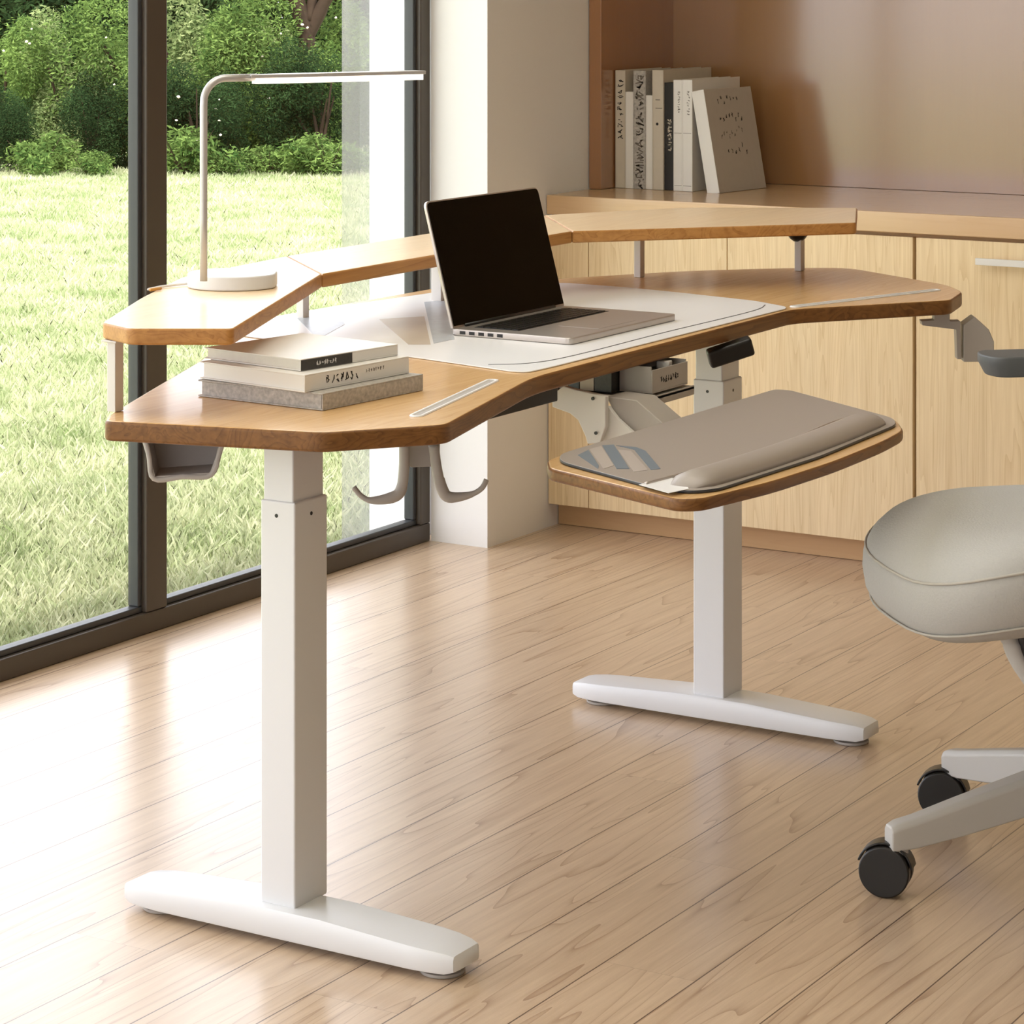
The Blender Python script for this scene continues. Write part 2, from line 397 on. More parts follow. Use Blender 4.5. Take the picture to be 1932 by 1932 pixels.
for i in range(len(edges)-1):
    y0 = edges[i]+(.036 if i else 0); y1 = edges[i+1]-(.036 if i < len(edges)-2 else 0)
    s = bmesh.new(); g = .014
    box(s, XW-.042, XW-.013, y0, y1, .046, .046+g); box(s, XW-.042, XW-.013, y0, y1, ZC-.06-g, ZC-.06)
    box(s, XW-.042, XW-.013, y0, y0+g, .046+g, ZC-.06-g); box(s, XW-.042, XW-.013, y1-g, y1, .046+g, ZC-.06-g)
    sash = bm_to('sash', s, M['frame_in'], wf, bevel=.003)
    p = bmesh.new(); box(p, XW-.030, XW-.024, y0+g, y1-g, .046+g, ZC-.06-g); bm_to('pane', p, M['glass'], wf)

# ------------------------------------------------------------------ cabinet along the back wall
XL = -3.553
cab = empty('base_cabinet', (-1.8, 6.3, 0), 'long pale wooden base cabinet with pine doors under the tan counter', 'cabinet')
one_box('carcass', XL, 3.1, 6.052, YB-.002, .062, .815, M['kick'], cab)
one_box('toe_kick', XL, 3.1, 6.085, 6.3, .001, .062, M['kick'], cab)
seams = [XL, -3.432, -3.033, -2.531, -2.03, -1.53, -1.03, -.53, -.03]
for i in range(len(seams)-1):
    a, b_ = seams[i], seams[i+1]
    dm = one_box('door', a+(.004 if i > 2 else .0008), b_-(.004 if i > 1 else .0008), 6.03, 6.0515, .062, .806, M['door'], cab, bevel=.002)
    if i >= 3:
        hb = bmesh.new(); box(hb, a+.166, a+.43, 6.0, 6.008, .752, .768)
        for hx in (a+.19, a+.405): box(hb, hx-.005, hx+.005, 6.008, 6.0295, .756, .764)
        h = bm_to('handle', hb, M['white_soft'], dm, bevel=.001); h['label'] = 'pale bar handle'
ct = one_box('counter', XL, 3.1, 6.022, YB-.002, .815, .865, M['counter'], None, bevel=.003)
tag(ct, 'long tan wooden counter slab on top of the pale base cabinet', 'counter')
nic = empty('wall_cabinet', (-1.8, 6.5, .865), 'tall brown open wall cabinet rising from the counter behind the books', 'cabinet')
one_box('side_panel', XL+.001, XL+.038, 6.245, YB-.002, .866, 2.6, M['niche'], nic, bevel=.001)
one_box('back_panel', XL+.038, 3.1, 6.655, YB-.002, .866, 2.6, M['niche_back'], nic)
one_box('top_panel', XL+.001, 3.1, 6.245, YB-.002, 2.6, 2.64, M['niche'], nic)
one_box('end_panel', 3.06, 3.1, 6.245, 6.654, .866, 2.6, M['niche'], nic)

# ------------------------------------------------------------------ desk
T = .775; U = .745
desk = empty('standing_desk', (-2.37, 4.0, 0), 'wing-shaped oak standing desk on two white lifting columns', 'desk')
outline = [(-2.595, 3.105), (-2.26, 3.192), (-2.144, 3.345), (-2.272, 3.81), (-2.293, 4.85), (-2.082, 5.15), (-2.115, 5.30), (-2.19, 5.40), (-2.51, 5.60), (-2.61, 5.535),
           (-2.79, 5.36), (-2.95, 5.09), (-3.095, 4.80), (-3.11, 4.16), (-2.866, 3.688), (-2.751, 3.429), (-2.635, 3.17)]
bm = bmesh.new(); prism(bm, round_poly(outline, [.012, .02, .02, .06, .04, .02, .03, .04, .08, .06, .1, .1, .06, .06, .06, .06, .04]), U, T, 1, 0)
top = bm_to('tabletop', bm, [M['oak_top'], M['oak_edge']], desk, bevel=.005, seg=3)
# recessed device slots in the top, lined in pale plastic
def slot(a, b_, w):
    a = Vector((*a, T)); b_ = Vector((*b_, T)); d = (b_-a).normalized(); n = Vector((-d.y, d.x, 0))
    bm = bmesh.new(); k = 10; ring = []
    for rr, z in ((w*1.5, .0003), (w*1.35, .0022), (w*.9, .0022), (w*.75, .0006)):
        pts = [a + d*0 + (d*-math.sin(PI*j/k) + n*math.cos(PI*j/k))*rr for j in range(k+1)] + [b_ + (d*math.sin(PI*j/k) - n*math.cos(PI*j/k))*rr for j in range(k+1)]
        ring.append([bm.verts.new(p+Vector((0, 0, z))) for p in pts])
    for r1, r2 in zip(ring, ring[1:]):
        for j in range(len(r1)): bm.faces.new([r1[j], r1[(j+1) % len(r1)], r2[(j+1) % len(r1)], r2[j]])
    f_ = bm.faces.new(ring[-1]); f_.material_index = 1
    o = bm_to('device_slot', bm, [M['mat_white'], M['grey_plastic']], desk, smooth=False); o['label'] = 'pale plastic lined groove'
slot((-2.223, 3.384), (-2.308, 3.738), .0075)
slot((-2.305, 4.884), (-2.173, 5.290), .0075)

def column(x0, x1, y0, y1, inner_from, foot_pts):
    c = one_box('column', x0, x1, y0, y1, .052, inner_from, M['white_metal'], desk, bevel=.003)
    c['label'] = 'white square lifting column'
    bm = bmesh.new(); box(bm, x0+.003, x1-.005, y0+.003, y1-.003, inner_from-.01, U-.001)
    bm_to('inner_column', bm, M['white_metal'], c, bevel=.003)
    for q, ax in ((((x0+x1)/2-.002, y0+.0005, inner_from-.022), (0, -1, 0)), ((x1-.0005, (y0+y1)/2, inner_from-.022), (1, 0, 0))):
        bm = bmesh.new(); cyl(bm, q, ax, .003, .001, 12); bm_to('screw', bm, M['black'], c)
column(-2.409, -2.346, 3.243, 3.327, .655, None)
column(-2.392, -2.326, 4.610, 4.690, .66, None)
def foot(y0, y1, xa, xb, zt, zc):
    """long low foot: flat in the middle, top falling to the chamfered ends"""
    bm = bmesh.new(); secs = []
    L_ = xb-xa; cx_ = (xa+xb)/2
    for t in (0, .008, .03, .07, .12, .38, .62, .88, .93, .97, .992, 1):
        x = xa + L_*t; e = min(t, 1-t)
        ht = zt-.004 + (zc-zt+.004)*min(1, e/.38)
        if e < .04: ht -= (.04-e)*.12
        wy = 1.0 if e >= .1 else .62 + .38*math.sqrt(min(1, e/.1))
        zb = .012 if e > .02 else .016
        if e == 0: ht -= .006; zb = .018; wy *= .86
        ym = (y0+y1)/2; hw = (y1-y0)/2*wy
        secs.append([bm.verts.new(v) for v in ((x, ym-hw*.96, zb), (x, ym-hw, zb+.004), (x, ym-hw*1.0, ht-.006), (x, ym-hw*.93, ht-.001), (x, ym-hw*.8, ht), (x, ym+hw*.8, ht), (x, ym+hw*.93, ht-.001), (x, ym+hw, ht-.006), (x, ym+hw, zb+.004), (x, ym+hw*.96, zb))])
    for a, b_ in zip(secs, secs[1:]):
        for k in range(10): bm.faces.new([a[k], a[(k+1) % 10], b_[(k+1) % 10], b_[k]])
    bm.faces.new(secs[0][::-1]); bm.faces.new(secs[-1])
    fo = bm_to('foot', bm, M['white_metal'], desk, smooth=True)
    md = fo.modifiers.new('e', 'EDGE_SPLIT'); md.split_angle = .6
    for x in (xa+.055, xb-.045):
        bm = bmesh.new(); cyl(bm, (x, (y0+y1)/2, .0005), (0, 0, 1), .033, .005, 28); cyl(bm, (x, (y0+y1)/2, .0055), (0, 0, 1), .02, .008, 20)
        bm_to('leveling_pad', bm, M['grey_plastic'], fo, bevel=.001)
foot(3.222, 3.318, -2.668, -2.058, .046, .054)
foot(4.598, 4.692, -2.665, -2.032, .046, .054)
# steel rail under the top between the columns
one_box('cross_rail', -2.42, -2.325, 3.57, 3.98, .708, U-.001, M['black'], desk, bevel=.002)['label'] = 'black steel rail under the top'
# control handset
bm = bmesh.new()
obox(bm, (-2.285, 4.556, 0.726), (.044, .012, .018), A+.1, .25, -.3)
bm_to('handset', bm, M['black'], desk, bevel=.006, seg=4)['label'] = 'black curved control handset'

# keyboard tray hung in front
KT = .68
tray_pts = [(-2.138, 3.625), (-2.10, 3.565), (-1.82, 3.452), (-1.788, 3.475), (-1.758, 3.65), (-1.748, 3.85), (-1.754, 4.05), (-1.768, 4.17), (-1.82, 4.262), (-2.12, 4.465), (-2.15, 4.44), (-2.146, 3.70)]
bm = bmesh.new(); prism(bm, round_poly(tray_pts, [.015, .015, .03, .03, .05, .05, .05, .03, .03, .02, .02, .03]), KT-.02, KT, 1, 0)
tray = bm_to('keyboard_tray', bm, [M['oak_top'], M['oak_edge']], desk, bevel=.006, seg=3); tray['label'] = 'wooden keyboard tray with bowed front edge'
# tray bracket: two pale cheek plates and a sloping web
bm = bmesh.new()
plate(bm, [(-2.378, 4.050, 0.7041), (-2.356, 4.050, 0.7226), (-2.331, 4.050, 0.7181), (-2.271, 4.050, 0.711), (-2.271, 4.050, 0.6589), (-2.282, 4.050, 0.6297), (-2.307, 4.050, 0.6255), (-2.311, 4.050, 0.638), (-2.326, 4.050, 0.6652), (-2.343, 4.050, 0.6757), (-2.378, 4.050, 0.6838)], (0, .012, 0))
ck = bm_to('tray_bracket', bm, M['white_soft'], desk, bevel=.002); ck['label'] = 'white folded steel bracket'
bm = bmesh.new()
plate(bm, [(-2.278, 4.070, 0.6912), (-2.259, 4.070, 0.6709), (-2.229, 4.070, 0.6497), (-2.274, 4.070, 0.6274), (-2.287, 4.070, 0.6299)], (0, .01, 0))
bm_to('cheek_plate', bm, M['white_soft'], ck, bevel=.001)
bm = bmesh.new()
plate(bm, [(-2.290, 4.085, 0.7048), (-2.230, 4.085, 0.7033), (-2.176, 4.085, 0.6668), (-2.176, 4.085, 0.6395), (-2.234, 4.085, 0.6434), (-2.272, 4.085, 0.675)], (0, .07, 0))
bm_to('sloping_web', bm, M['grey_plastic'], ck, bevel=.002)
for q in ((-2.289, 4.049, 0.6466), (-2.295, 4.049, 0.7056)):
    bm = bmesh.new(); cyl(bm, q, (0, -1, 0), .003, .002, 12); bm_to('bolt', bm, M['black'], ck)

# little hanging shelf under the top
sx0, sx1, sy0, sy1, sz = -2.50, -2.262, 4.17, 4.365, .689
bm = bmesh.new(); box(bm, sx0, sx1, sy0, sy1, sz-.006, sz)
box(bm, sx1-.003, sx1, sy0, sy1, sz-.016, sz+.001); box(bm, sx0, sx1, sy0, sy0+.003, sz-.008, sz+.004)
box(bm, sx0, sx0+.003, sy0, sy1, sz, U-.0005)
hs = bm_to('hanging_shelf', bm, M['grey_plastic'], desk, bevel=.001); hs['label'] = 'grey metal hanging shelf'

# cable bin under the near end
def bin_():
    bm = bmesh.new()
    a0, a1, b0, b1 = [Vector(v) for v in ((-2.671, 3.280, 0.7208), (-2.549, 3.354, 0.7076), (-2.651, 3.292, 0.6523), (-2.575, 3.338, 0.6581))]
    back = Vector((-.05, .075, 0))
    t = .0035
    pl = lambda pts, o: plate(bm, pts, o)
    a0.z = U-.001; a1.z = U-.001
    b0.z = .654; b1.z = .660
    pl([a0+back, a1+back, b1+back*.8, b0+back*.8], Vector((-.002, .004, 0)))
    pl([b0, b1, b1+back*.8, b0+back*.8], Vector((0, 0, t)))
    pl([a1, b1, b1+back*.8, a1+back], Vector((-t, 0, 0)))
    pl([a0, b0, b0+back*.8, a0+back], Vector((t, 0, 0)))
    # rolled front lip
    tube(bm, smooth_path([a0, (a0+b0)/2+Vector((.004, 0, -.006)), b0, b0+(b1-b0)*.5, b1, (a1+b1)/2, a1], 5), .0045, 8, flat=.8)
    o = bm_to('cable_bin', bm, M['grey_plastic'], desk, bevel=.0008); o['label'] = 'open grey cable bin'
bin_()

# double headset hook near the front wing
hk = bmesh.new()
def strip(bm, pts, w, t):
    P_ = smooth_path(pts, 6); tube(bm, P_, w, 10, flat=t)
d0 = 4.43
plate(hk, [(-2.459, 3.690, 0.6656), (-2.401, 3.725, 0.6656), (-2.402, 3.724, 0.629), (-2.442, 3.700, 0.6273), (-2.455, 3.692, 0.6464)], FW*.006)
hook = bm_to('headset_hook', hk, M['grey_plastic'], desk, bevel=.001); hook['label'] = 'grey metal double hook'
for pts in ([(-2.440, 3.678, 0.6674), (-2.440, 3.677, 0.6283), (-2.445, 3.675, 0.5936), (-2.458, 3.667, 0.5814), (-2.486, 3.649, 0.5771), (-2.501, 3.641, 0.5849), (-2.511, 3.635, 0.5988)],
            [(-2.399, 3.703, 0.6674), (-2.394, 3.705, 0.6283), (-2.387, 3.710, 0.5962), (-2.377, 3.716, 0.5823), (-2.349, 3.733, 0.5858), (-2.332, 3.743, 0.5962), (-2.325, 3.748, 0.611)]):
    bm = bmesh.new(); P_ = smooth_path(pts, 6)
    n_ = len(P_); tube(bm, P_, [.0095 if i < n_*.5 else .0095-.005*min(1, (i-n_*.5)/(n_*.2)) for i in range(n_)], 12, flat=.7)
    bm_to('prong', bm, M['grey_plastic'], hook, smooth=True)

# angled cup bracket under the far wing
cb = bmesh.new()
plate(cb, [(-2.164, 5.261, 0.7342), (-2.136, 5.278, 0.7342), (-2.136, 5.278, 0.7143), (-2.117, 5.289, 0.7143), (-2.115, 5.291, 0.6346), (-2.123, 5.286, 0.6346), (-2.125, 5.285, 0.6966), (-2.185, 5.248, 0.7054), (-2.187, 5.247, 0.7143), (-2.164, 5.261, 0.7165)], FW*.03)
hb = bm_to('cup_bracket', cb, M['grey_plastic'], desk, bevel=.001); hb['label'] = 'stepped grey bracket under the far wing'
bm = bmesh.new()
plate(bm, [(-2.112, 5.293, 0.6291), (-2.112, 5.293, 0.7054), (-2.091, 5.305, 0.7231), (-2.066, 5.320, 0.6966), (-2.057, 5.326, 0.6711), (-2.057, 5.326, 0.6291)], FW*.05)
bm_to('holder_cup', bm, M['grey_plastic'], hb, bevel=.002)

# ------------------------------------------------------------------ raised shelf on the desk
Z1 = .91; Z0 = .885
riser = empty('desk_shelf', (-2.8, 4.4, T), 'pale oak raised shelf in three angled sections standing on the desk', 'shelf')
JL0, JL1 = (-2.752, 3.885), (-2.985, 4.10); JR0, JR1 = (-2.770, 4.80), (-3.008, 5.09)
def board(pts, rad, axis_rot):
    bm = bmesh.new(); prism(bm, round_poly(pts, rad), Z0, Z1, 1, 0)
    return bm_to('shelf_board', bm, [M['oak_riser'], M['oak_riser_edge']], riser, bevel=.004, seg=3)
board([(-2.657, 3.174), (-2.575, 3.139), (-2.442, 3.219), JL0, JL1, (-2.935, 3.72), (-2.80, 3.44)], [.012, .012, .012, 0, 0, .03, .03], 0)
board([(JL0[0], JL0[1]+.001), (JR0[0], JR0[1]-.001), (JR1[0], JR1[1]-.001), (JL1[0], JL1[1]+.001)], [0, 0, 0, 0], 0)
board([JR0, (-2.348, 5.278), (-2.494, 5.612), (-2.83, 5.42), JR1], [0, .012, .012, .04, 0], 0)
def riser_leg(x, y, w=.008, d=.010, wide=0):
    bm = bmesh.new(); box(bm, x-w, x+w, y-d, y+d, T+.0005, Z0-.0005); box(bm, x-w*1.8, x+w*1.8, y-d*1.6, y+d*1.6, Z0-.004, Z0-.0005)
    return bm_to('leg', bm, M['white_soft'], riser, bevel=.001)
for x, y in ((-2.638, 3.183), (-3.038, 4.226), (-2.822, 5.184), (-2.576, 5.481)): riser_leg(x, y)
riser_leg(-2.96, 4.60, .012, .022)
bm = bmesh.new(); bmesh.ops.create_uvsphere(bm, u_segments=20, v_segments=10, radius=.03, matrix=Matrix.Translation((*(-2.580, 5.479), Z0-.001)) @ Matrix.Diagonal((1, 1, 1.5, 1)))
bmesh.ops.delete(bm, geom=[v for v in bm.verts if v.co.z > Z0-.0005], context='VERTS')
kb = bm_to('underside_knob', bm, M['black'], riser, smooth=True); kb['label'] = 'round black knob under the shelf'

# ------------------------------------------------------------------ things on the desk
mat_pts = [(-2.545, 3.886), (-2.33, 3.836), (-2.303, 3.842), (-2.299, 3.90), (-2.302, 4.835), (-2.315, 4.862), (-2.41, 4.915), (-2.60, 4.96), (-2.74, 4.985), (-2.90, 4.99), (-3.03, 4.80), (-3.09, 4.30), (-3.075, 4.20), (-2.99, 3.96)]
bm = bmesh.new(); prism(bm, round_poly(mat_pts, .02), T+.0005, T+.0025)
dm = bm_to('desk_mat', bm, M['mat_white'], None, bevel=.0006); tag(dm, 'large white desk mat spread under the laptop on the oak top', 'desk mat')
bm = bmesh.new()
tube(bm, smooth_path([(-2.40, 3.875, T+.0026), (-2.335, 3.98, T+.0026), (-2.338, 4.4, T+.0026), (-2.338, 4.75, T+.0026), (-2.36, 4.86, T+.0026)], 10), .0011, 6)
bm_to('edge_groove', bm, M['mat_line'], dm, smooth=True)
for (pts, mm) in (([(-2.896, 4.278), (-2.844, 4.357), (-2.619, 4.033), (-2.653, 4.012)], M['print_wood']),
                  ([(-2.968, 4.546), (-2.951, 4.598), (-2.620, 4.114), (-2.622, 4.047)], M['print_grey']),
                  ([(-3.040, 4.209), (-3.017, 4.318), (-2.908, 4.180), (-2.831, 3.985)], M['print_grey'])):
    bm = bmesh.new(); prism(bm, pts, T+.0026, T+.0029); bm_to('printed_patch', bm, mm, dm)  # mostly reflections on the glossy mat, painted as flat patches

# laptop
LZ = T+.0030
lap = empty('laptop', (-2.53, 4.355, LZ), 'open silver laptop with a blank black screen on the white desk mat', 'laptop')
lx0, lx1, ly0, ly1 = -2.655, -2.400, 4.155, 4.560
bm = bmesh.new()
pr = round_poly([(lx0, ly0), (lx1, ly0), (lx1, ly1), (lx0, ly1)], .014)
prism(bm, pr, LZ, LZ+.012); base = bm_to('base', bm, M['silver'], lap, bevel=.002)
bm = bmesh.new(); prism(bm, [(lx0+.03, ly0+.035), (lx0+.125, ly0+.035), (lx0+.125, ly1-.035), (lx0+.03, ly1-.035)], LZ+.0121, LZ+.0126)
kd = bm_to('keyboard', bm, M['black'], lap)
bm = bmesh.new()
for r_ in range(6):
    for c_ in range(14):
        x = lx0+.034+r_*.0148; y = ly0+.039+c_*.0234
        box(bm, x, x+.0125, y, y+.0205, LZ+.0127, LZ+.0140)
ks = bm_to('key', bm, M['keys'], kd); ks.name = 'keys'; ks['kind'] = 'stuff'
one_box('trackpad', lx1-.105, lx1-.02, 4.29, 4.43, LZ+.0121, LZ+.0124, M['silver'], lap)
bm = bmesh.new()
for k in range(5): box(bm, lx0+.02+k*.02, lx0+.032+k*.02, ly0-.0003, ly0+.001, LZ+.003, LZ+.009)
bm_to('side_port', bm, M['black'], base)
# lid tilts back about the hinge
def lidpt(y, s, n=0.0):   # s = distance up the lid, n = offset to the front
    th = math.radians(15.0)
    return (lx0+.006 - s*math.sin(th) + n*math.cos(th), y, LZ+.012 + s*math.cos(th) + n*math.sin(th))
LH = .238
rp = round_poly([(ly0, 0), (ly0, LH), (ly1, LH), (ly1, 0)], [.002, .014, .014, .002])
bm = bmesh.new(); a = [bm.verts.new(lidpt(y, s, 0)) for y, s in rp]; b_ = [bm.verts.new(lidpt(y, s, -.006)) for y, s in rp]
bm.faces.new(a); bm.faces.new(b_[::-1])
for i in range(len(a)): bm.faces.new([a[i], a[(i+1) % len(a)], b_[(i+1) % len(a)], b_[i]])
lid = bm_to('lid', bm, M['silver'], lap, bevel=.0012)
rp = round_poly([(ly0+.003, .004), (ly0+.003, LH-.003), (ly1-.003, LH-.003), (ly1-.003, .004)], [.002, .012, .012, .002])
bm = bmesh.new(); plate(bm, [lidpt(y, s, .0003) for y, s in rp], Vector(lidpt(0, 0, .0012))-Vector(lidpt(0, 0, .0003)))
bm_to('screen', bm, M['screen'], lid)['label'] = 'blank black screen'
bm = bmesh.new(); tube(bm, [(lx0+.006, ly0+.04, LZ+.0135), (lx0+.006, ly1-.04, LZ+.0135)], .004, 10); bm_to('hinge', bm, M['black'], lap, smooth=True)

# books lying in a stack
def flat_book(name, c, z0, th, pl_, pr_, pf_, cover, spine, label, page=M['page']):
    """corners: pl_ left, c front, pr_ right; the spine runs from the front corner to the right one"""
    c = Vector((*c, 0)); pl_ = Vector((*pl_, 0)); pr_ = Vector((*pr_, 0)); pf_ = pl_ + pr_ - c
    e = empty(name, ((pl_.x+pr_.x)/2, (pl_.y+pr_.y)/2, z0), label, 'book')
    t = .0022; bm = bmesh.new()
    q = [c, pr_, pf_, pl_]
    prism(bm, q, z0, z0+t); prism(bm, q, z0+th-t, z0+th)
    u_ = (pl_-c).normalized()
    prism(bm, [c, pr_, pr_+u_*t, c+u_*t], z0+t, z0+th-t)
    bm_to('cover', bm, cover, e, bevel=.0006)
    bm = bmesh.new(); ce = (pl_+pr_)/2; qq = [c+u_*t, pr_+u_*t, ce+(pf_-ce)*.965, ce+(pl_-ce)*.965]
    qq = [ce+(p-ce)*(.97 if i < 2 else 1) for i, p in enumerate(qq)]
    prism(bm, qq, z0+t, z0+th-t); bm_to('pages', bm, page, e)
    return e, c, pl_, pr_
z = T+.0005
e, c, l_, r_ = flat_book('book', (-2.369, 3.347), z, .026, (-2.619, 3.362), (-2.349, 3.595), None, M['cover_speckle'], None, 'thick grey speckled book at the bottom of the stack on the near wing', M['cover_speckle'])
z += .0265
e, c, l_, r_ = flat_book('book', (-2.396, 3.338), z, .027, (-2.622, 3.371), (-2.372, 3.589), None, M['cover_white'], None, 'thick white book with black lettering on its spine, middle of the flat stack', M['cover_white'])
du = (r_-c).normalized(); nn = Vector((du.y, -du.x, 0))
scribble('lettering', M['ink'], e, c+du*.05+Vector((0, 0, z+.007)), du, (0, 0, 1), nn, 7, .014, 3, 1.0, .1)
scribble('lettering', M['ink_soft'], e, c+du*.145+Vector((0, 0, z+.014)), du, (0, 0, 1), nn, 8, .006, 4, 1.2, .14)
z += .0275
e, c, l_, r_ = flat_book('book', (-2.422, 3.363), z, .018, (-2.632, 3.395), (-2.390, 3.584), None, M['cover_white'], None, 'thin white book with a black band on the spine, topmost of the flat stack')
du = (r_-c).normalized(); nn = Vector((du.y, -du.x, 0))
bm = bmesh.new(); o_ = c+Vector((0, 0, z)); w_ = (r_-c).length
plate(bm, [o_+du*.001+Vector((0, 0, .0005)), o_+du*w_*.52+Vector((0, 0, .0005)), o_+du*w_*.52+Vector((0, 0, .0165)), o_+du*.001+Vector((0, 0, .0165))], nn*.0005)
bm_to('spine_band', bm, M['band'], e)['label'] = 'dark patterned band'
scribble('lettering', M['cover_white'], e, c+du*.035+nn*.0006+Vector((0, 0, z+.005)), du, (0, 0, 1), nn, 8, .008, 8, .9, .12)

# lamp
lb = Vector((-2.768, 3.649, 0.9105))
lamp = empty('desk_lamp', lb, 'slim white desk lamp with a lit bar head standing on the raised shelf', 'lamp')
bm = bmesh.new()
# D-shaped base, flat on its far right side
ring = []
for k in range(48):
    t_ = 2*PI*k/48; l_, d_ = .077*math.cos(t_), .072*math.sin(t_)
    l_ = min(l_, .073); ring.append(lb + RT*l_ + FW*d_)
prism(bm, ring, .9105, .9105+.024); bm_to('base', bm, M['white_metal'], lamp, bevel=.003, seg=3)
pb = Vector((-2.730, 3.519, 0.9365)); pb.z = .9105+.024
dirn = (Vector((-2.539, 3.957, 1.267))-Vector((-2.730, 3.519, 1.266))); dirn.z = 0; dirn.normalize()
zt = 1.267
pts = [pb, pb+Vector((0, 0, .1))]
pts = [pb + Vector((0, 0, h_)) for h_ in (0, .1, .2, zt-pb.z-.045)]
cc = pb + dirn*.04; cc.z = zt-.04
for k in range(1, 9):
    a_ = PI/2*k/8; pts.append(cc - dirn*.04*math.cos(a_) + Vector((0, 0, .04*math.sin(a_))))
pts.append(pb+dirn*.10+Vector((0, 0, zt-pb.z)))
bm = bmesh.new(); tube(bm, pts, .0062, 14, up=(dirn.y, -dirn.x, 0)); bm_to('pole', bm, M['chrome'], lamp, smooth=True)
h0 = pb+dirn*.085; h1 = pb+dirn*.425; sd = Vector((dirn.y, -dirn.x, 0))
def bar(a, b_, w, z0, z1, taper=.4):
    bm = bmesh.new(); n_ = 10; lft = []; rgt = []
    for k in range(n_+1):
        s = k/n_; ww = w*(taper+(1-taper)*min(1, s/.25)); p = a.lerp(b_, s); lft.append((p-sd*ww)); rgt.append((p+sd*ww))
    poly = lft + rgt[::-1]; prism(bm, [(p.x, p.y) for p in poly], z0, z1); return bm
hd = bm_to('lamp_head', bar(h0, h1, .019, zt-.001, zt+.005), M['chrome'], lamp, bevel=.001)
df = bm_to('diffuser', bar(h0+dirn*.01, h1-dirn*.005, .0175, zt-.0105, zt-.0011), M['glow'], hd); df['label'] = 'glowing warm white strip'
bm = bmesh.new()
pc = [lb-RT*.07+FW*.03+Vector((0, 0, .003)), Vector((-2.856, 3.574, 0.913)), Vector((-2.850, 3.524, 0.913)), Vector((-2.773, 3.405, 0.9271))]
tube(bm, smooth_path(pc[:3], 8), .0022, 8); cord = bm_to('cord', bm, M['white_soft'], lamp, smooth=True)
bm = bmesh.new(); tube(bm, [Vector((-2.841, 3.518, 0.9133)), Vector((-2.840, 3.545, 0.9133))], .0026, 8); bm_to('cord_sleeve', bm, M['orange'], cord, smooth=True)

# pad with wrist rest on the keyboard tray
pz_ = KT+.0005
pad_pts = [(-2.132, 3.655), (-2.10, 3.60), (-1.875, 3.492), (-1.815, 3.492), (-1.79, 3.53), (-1.775, 3.85), (-1.79, 4.19), (-1.82, 4.245), (-2.10, 4.43), (-2.13, 4.425)]
pad = empty('tray_pad', (-1.95, 3.95, pz_), 'taupe leather pad with rounded wrist rest lying on the keyboard tray', 'keyboard pad')
bm = bmesh.new(); prism(bm, round_poly(pad_pts, .03), pz_, pz_+.005, 1, 0); bm_to('pad_base', bm, [M['pad'], M['pad_edge']], pad, bevel=.0015)
bm = bmesh.new(); K = 24; rings = []
for i in range(25):
    t_ = i/24; y = 3.512+t_*.69; e_ = min(1, math.sqrt(max(0.0, min(t_, 1-t_))/.05)) if min(t_, 1-t_) < .05 else 1
    bow = .016*(1-(2*t_-1)**2); x = -1.84+bow
    rings.append([bm.verts.new((x+.036*math.cos(PI*k/10)*(.6+.4*e_), y, pz_+.0045+.019*math.sin(PI*k/10)*max(.05, e_))) for k in range(11)])
for a, b_ in zip(rings, rings[1:]):
    for k in range(10): bm.faces.new([a[k], a[k+1], b_[k+1], b_[k]])
    bm.faces.new([a[0], b_[0], b_[10], a[10]])
bm.faces.new(rings[0]); bm.faces.new(rings[-1][::-1])
bm_to('wrist_rest', bm, M['pad'], pad, smooth=True)
bm = bmesh.new(); tube(bm, smooth_path([(-1.895, 3.50, pz_+.006), (-1.885, 3.60, pz_+.006), (-1.868, 3.86, pz_+.006), (-1.885, 4.15, pz_+.006), (-1.87, 4.24, pz_+.006)], 8), .0028, 8); bm_to('steel_bead', bm, M['silver'], pad, smooth=True)
stripes = [([(1090,858),(1110,848),(1130,878),(1128,884)],'pad_blue'), ([(1112,847),(1134,841),(1158,878),(1138,884)],'pad_light'),
           ([(1136,840),(1160,836),(1188,884),(1168,884)],'pad_blue'), ([(1166,845),(1188,846),(1222,886),(1196,890)],'pad_light'), ([(1164,838),(1200,842),(1218,850),(1246,884),(1226,886),(1196,850)],'pad_blue')]
S_ = [(((-2.101, 3.658), (-2.110, 3.708), (-2.028, 3.596), (-2.016, 3.572)), 'pad_blue'),
      (((-2.111, 3.713), (-2.109, 3.747), (-2.009, 3.608), (-2.009, 3.576)), 'pad_light'),
      (((-2.110, 3.752), (-2.099, 3.770), (-1.975, 3.597), (-1.992, 3.587)), 'pad_blue'),
      (((-2.070, 3.732), (-2.048, 3.734), (-1.947, 3.604), (-1.957, 3.578)), 'pad_light'),
      (((-2.091, 3.764), (-2.057, 3.768), (-2.028, 3.746), (-1.935, 3.622), (-1.943, 3.606), (-2.048, 3.745)), 'pad_blue')]
for pts, mm in S_:
    bm = bmesh.new(); prism(bm, pts, pz_+.0051, pz_+.0055); bm_to('stripe', bm, M[mm], pad)  # blue and pale reflections on the leather, laid in as coloured strips
bm = bmesh.new(); prism(bm, ((-1.902, 3.492), (-1.892, 3.567), (-1.863, 3.560), (-1.824, 3.502), (-1.834, 3.458)), pz_+.0051, pz_+.0056); bm_to('corner_patch', bm, M['mat_white'], pad)['label'] = 'white corner patch'

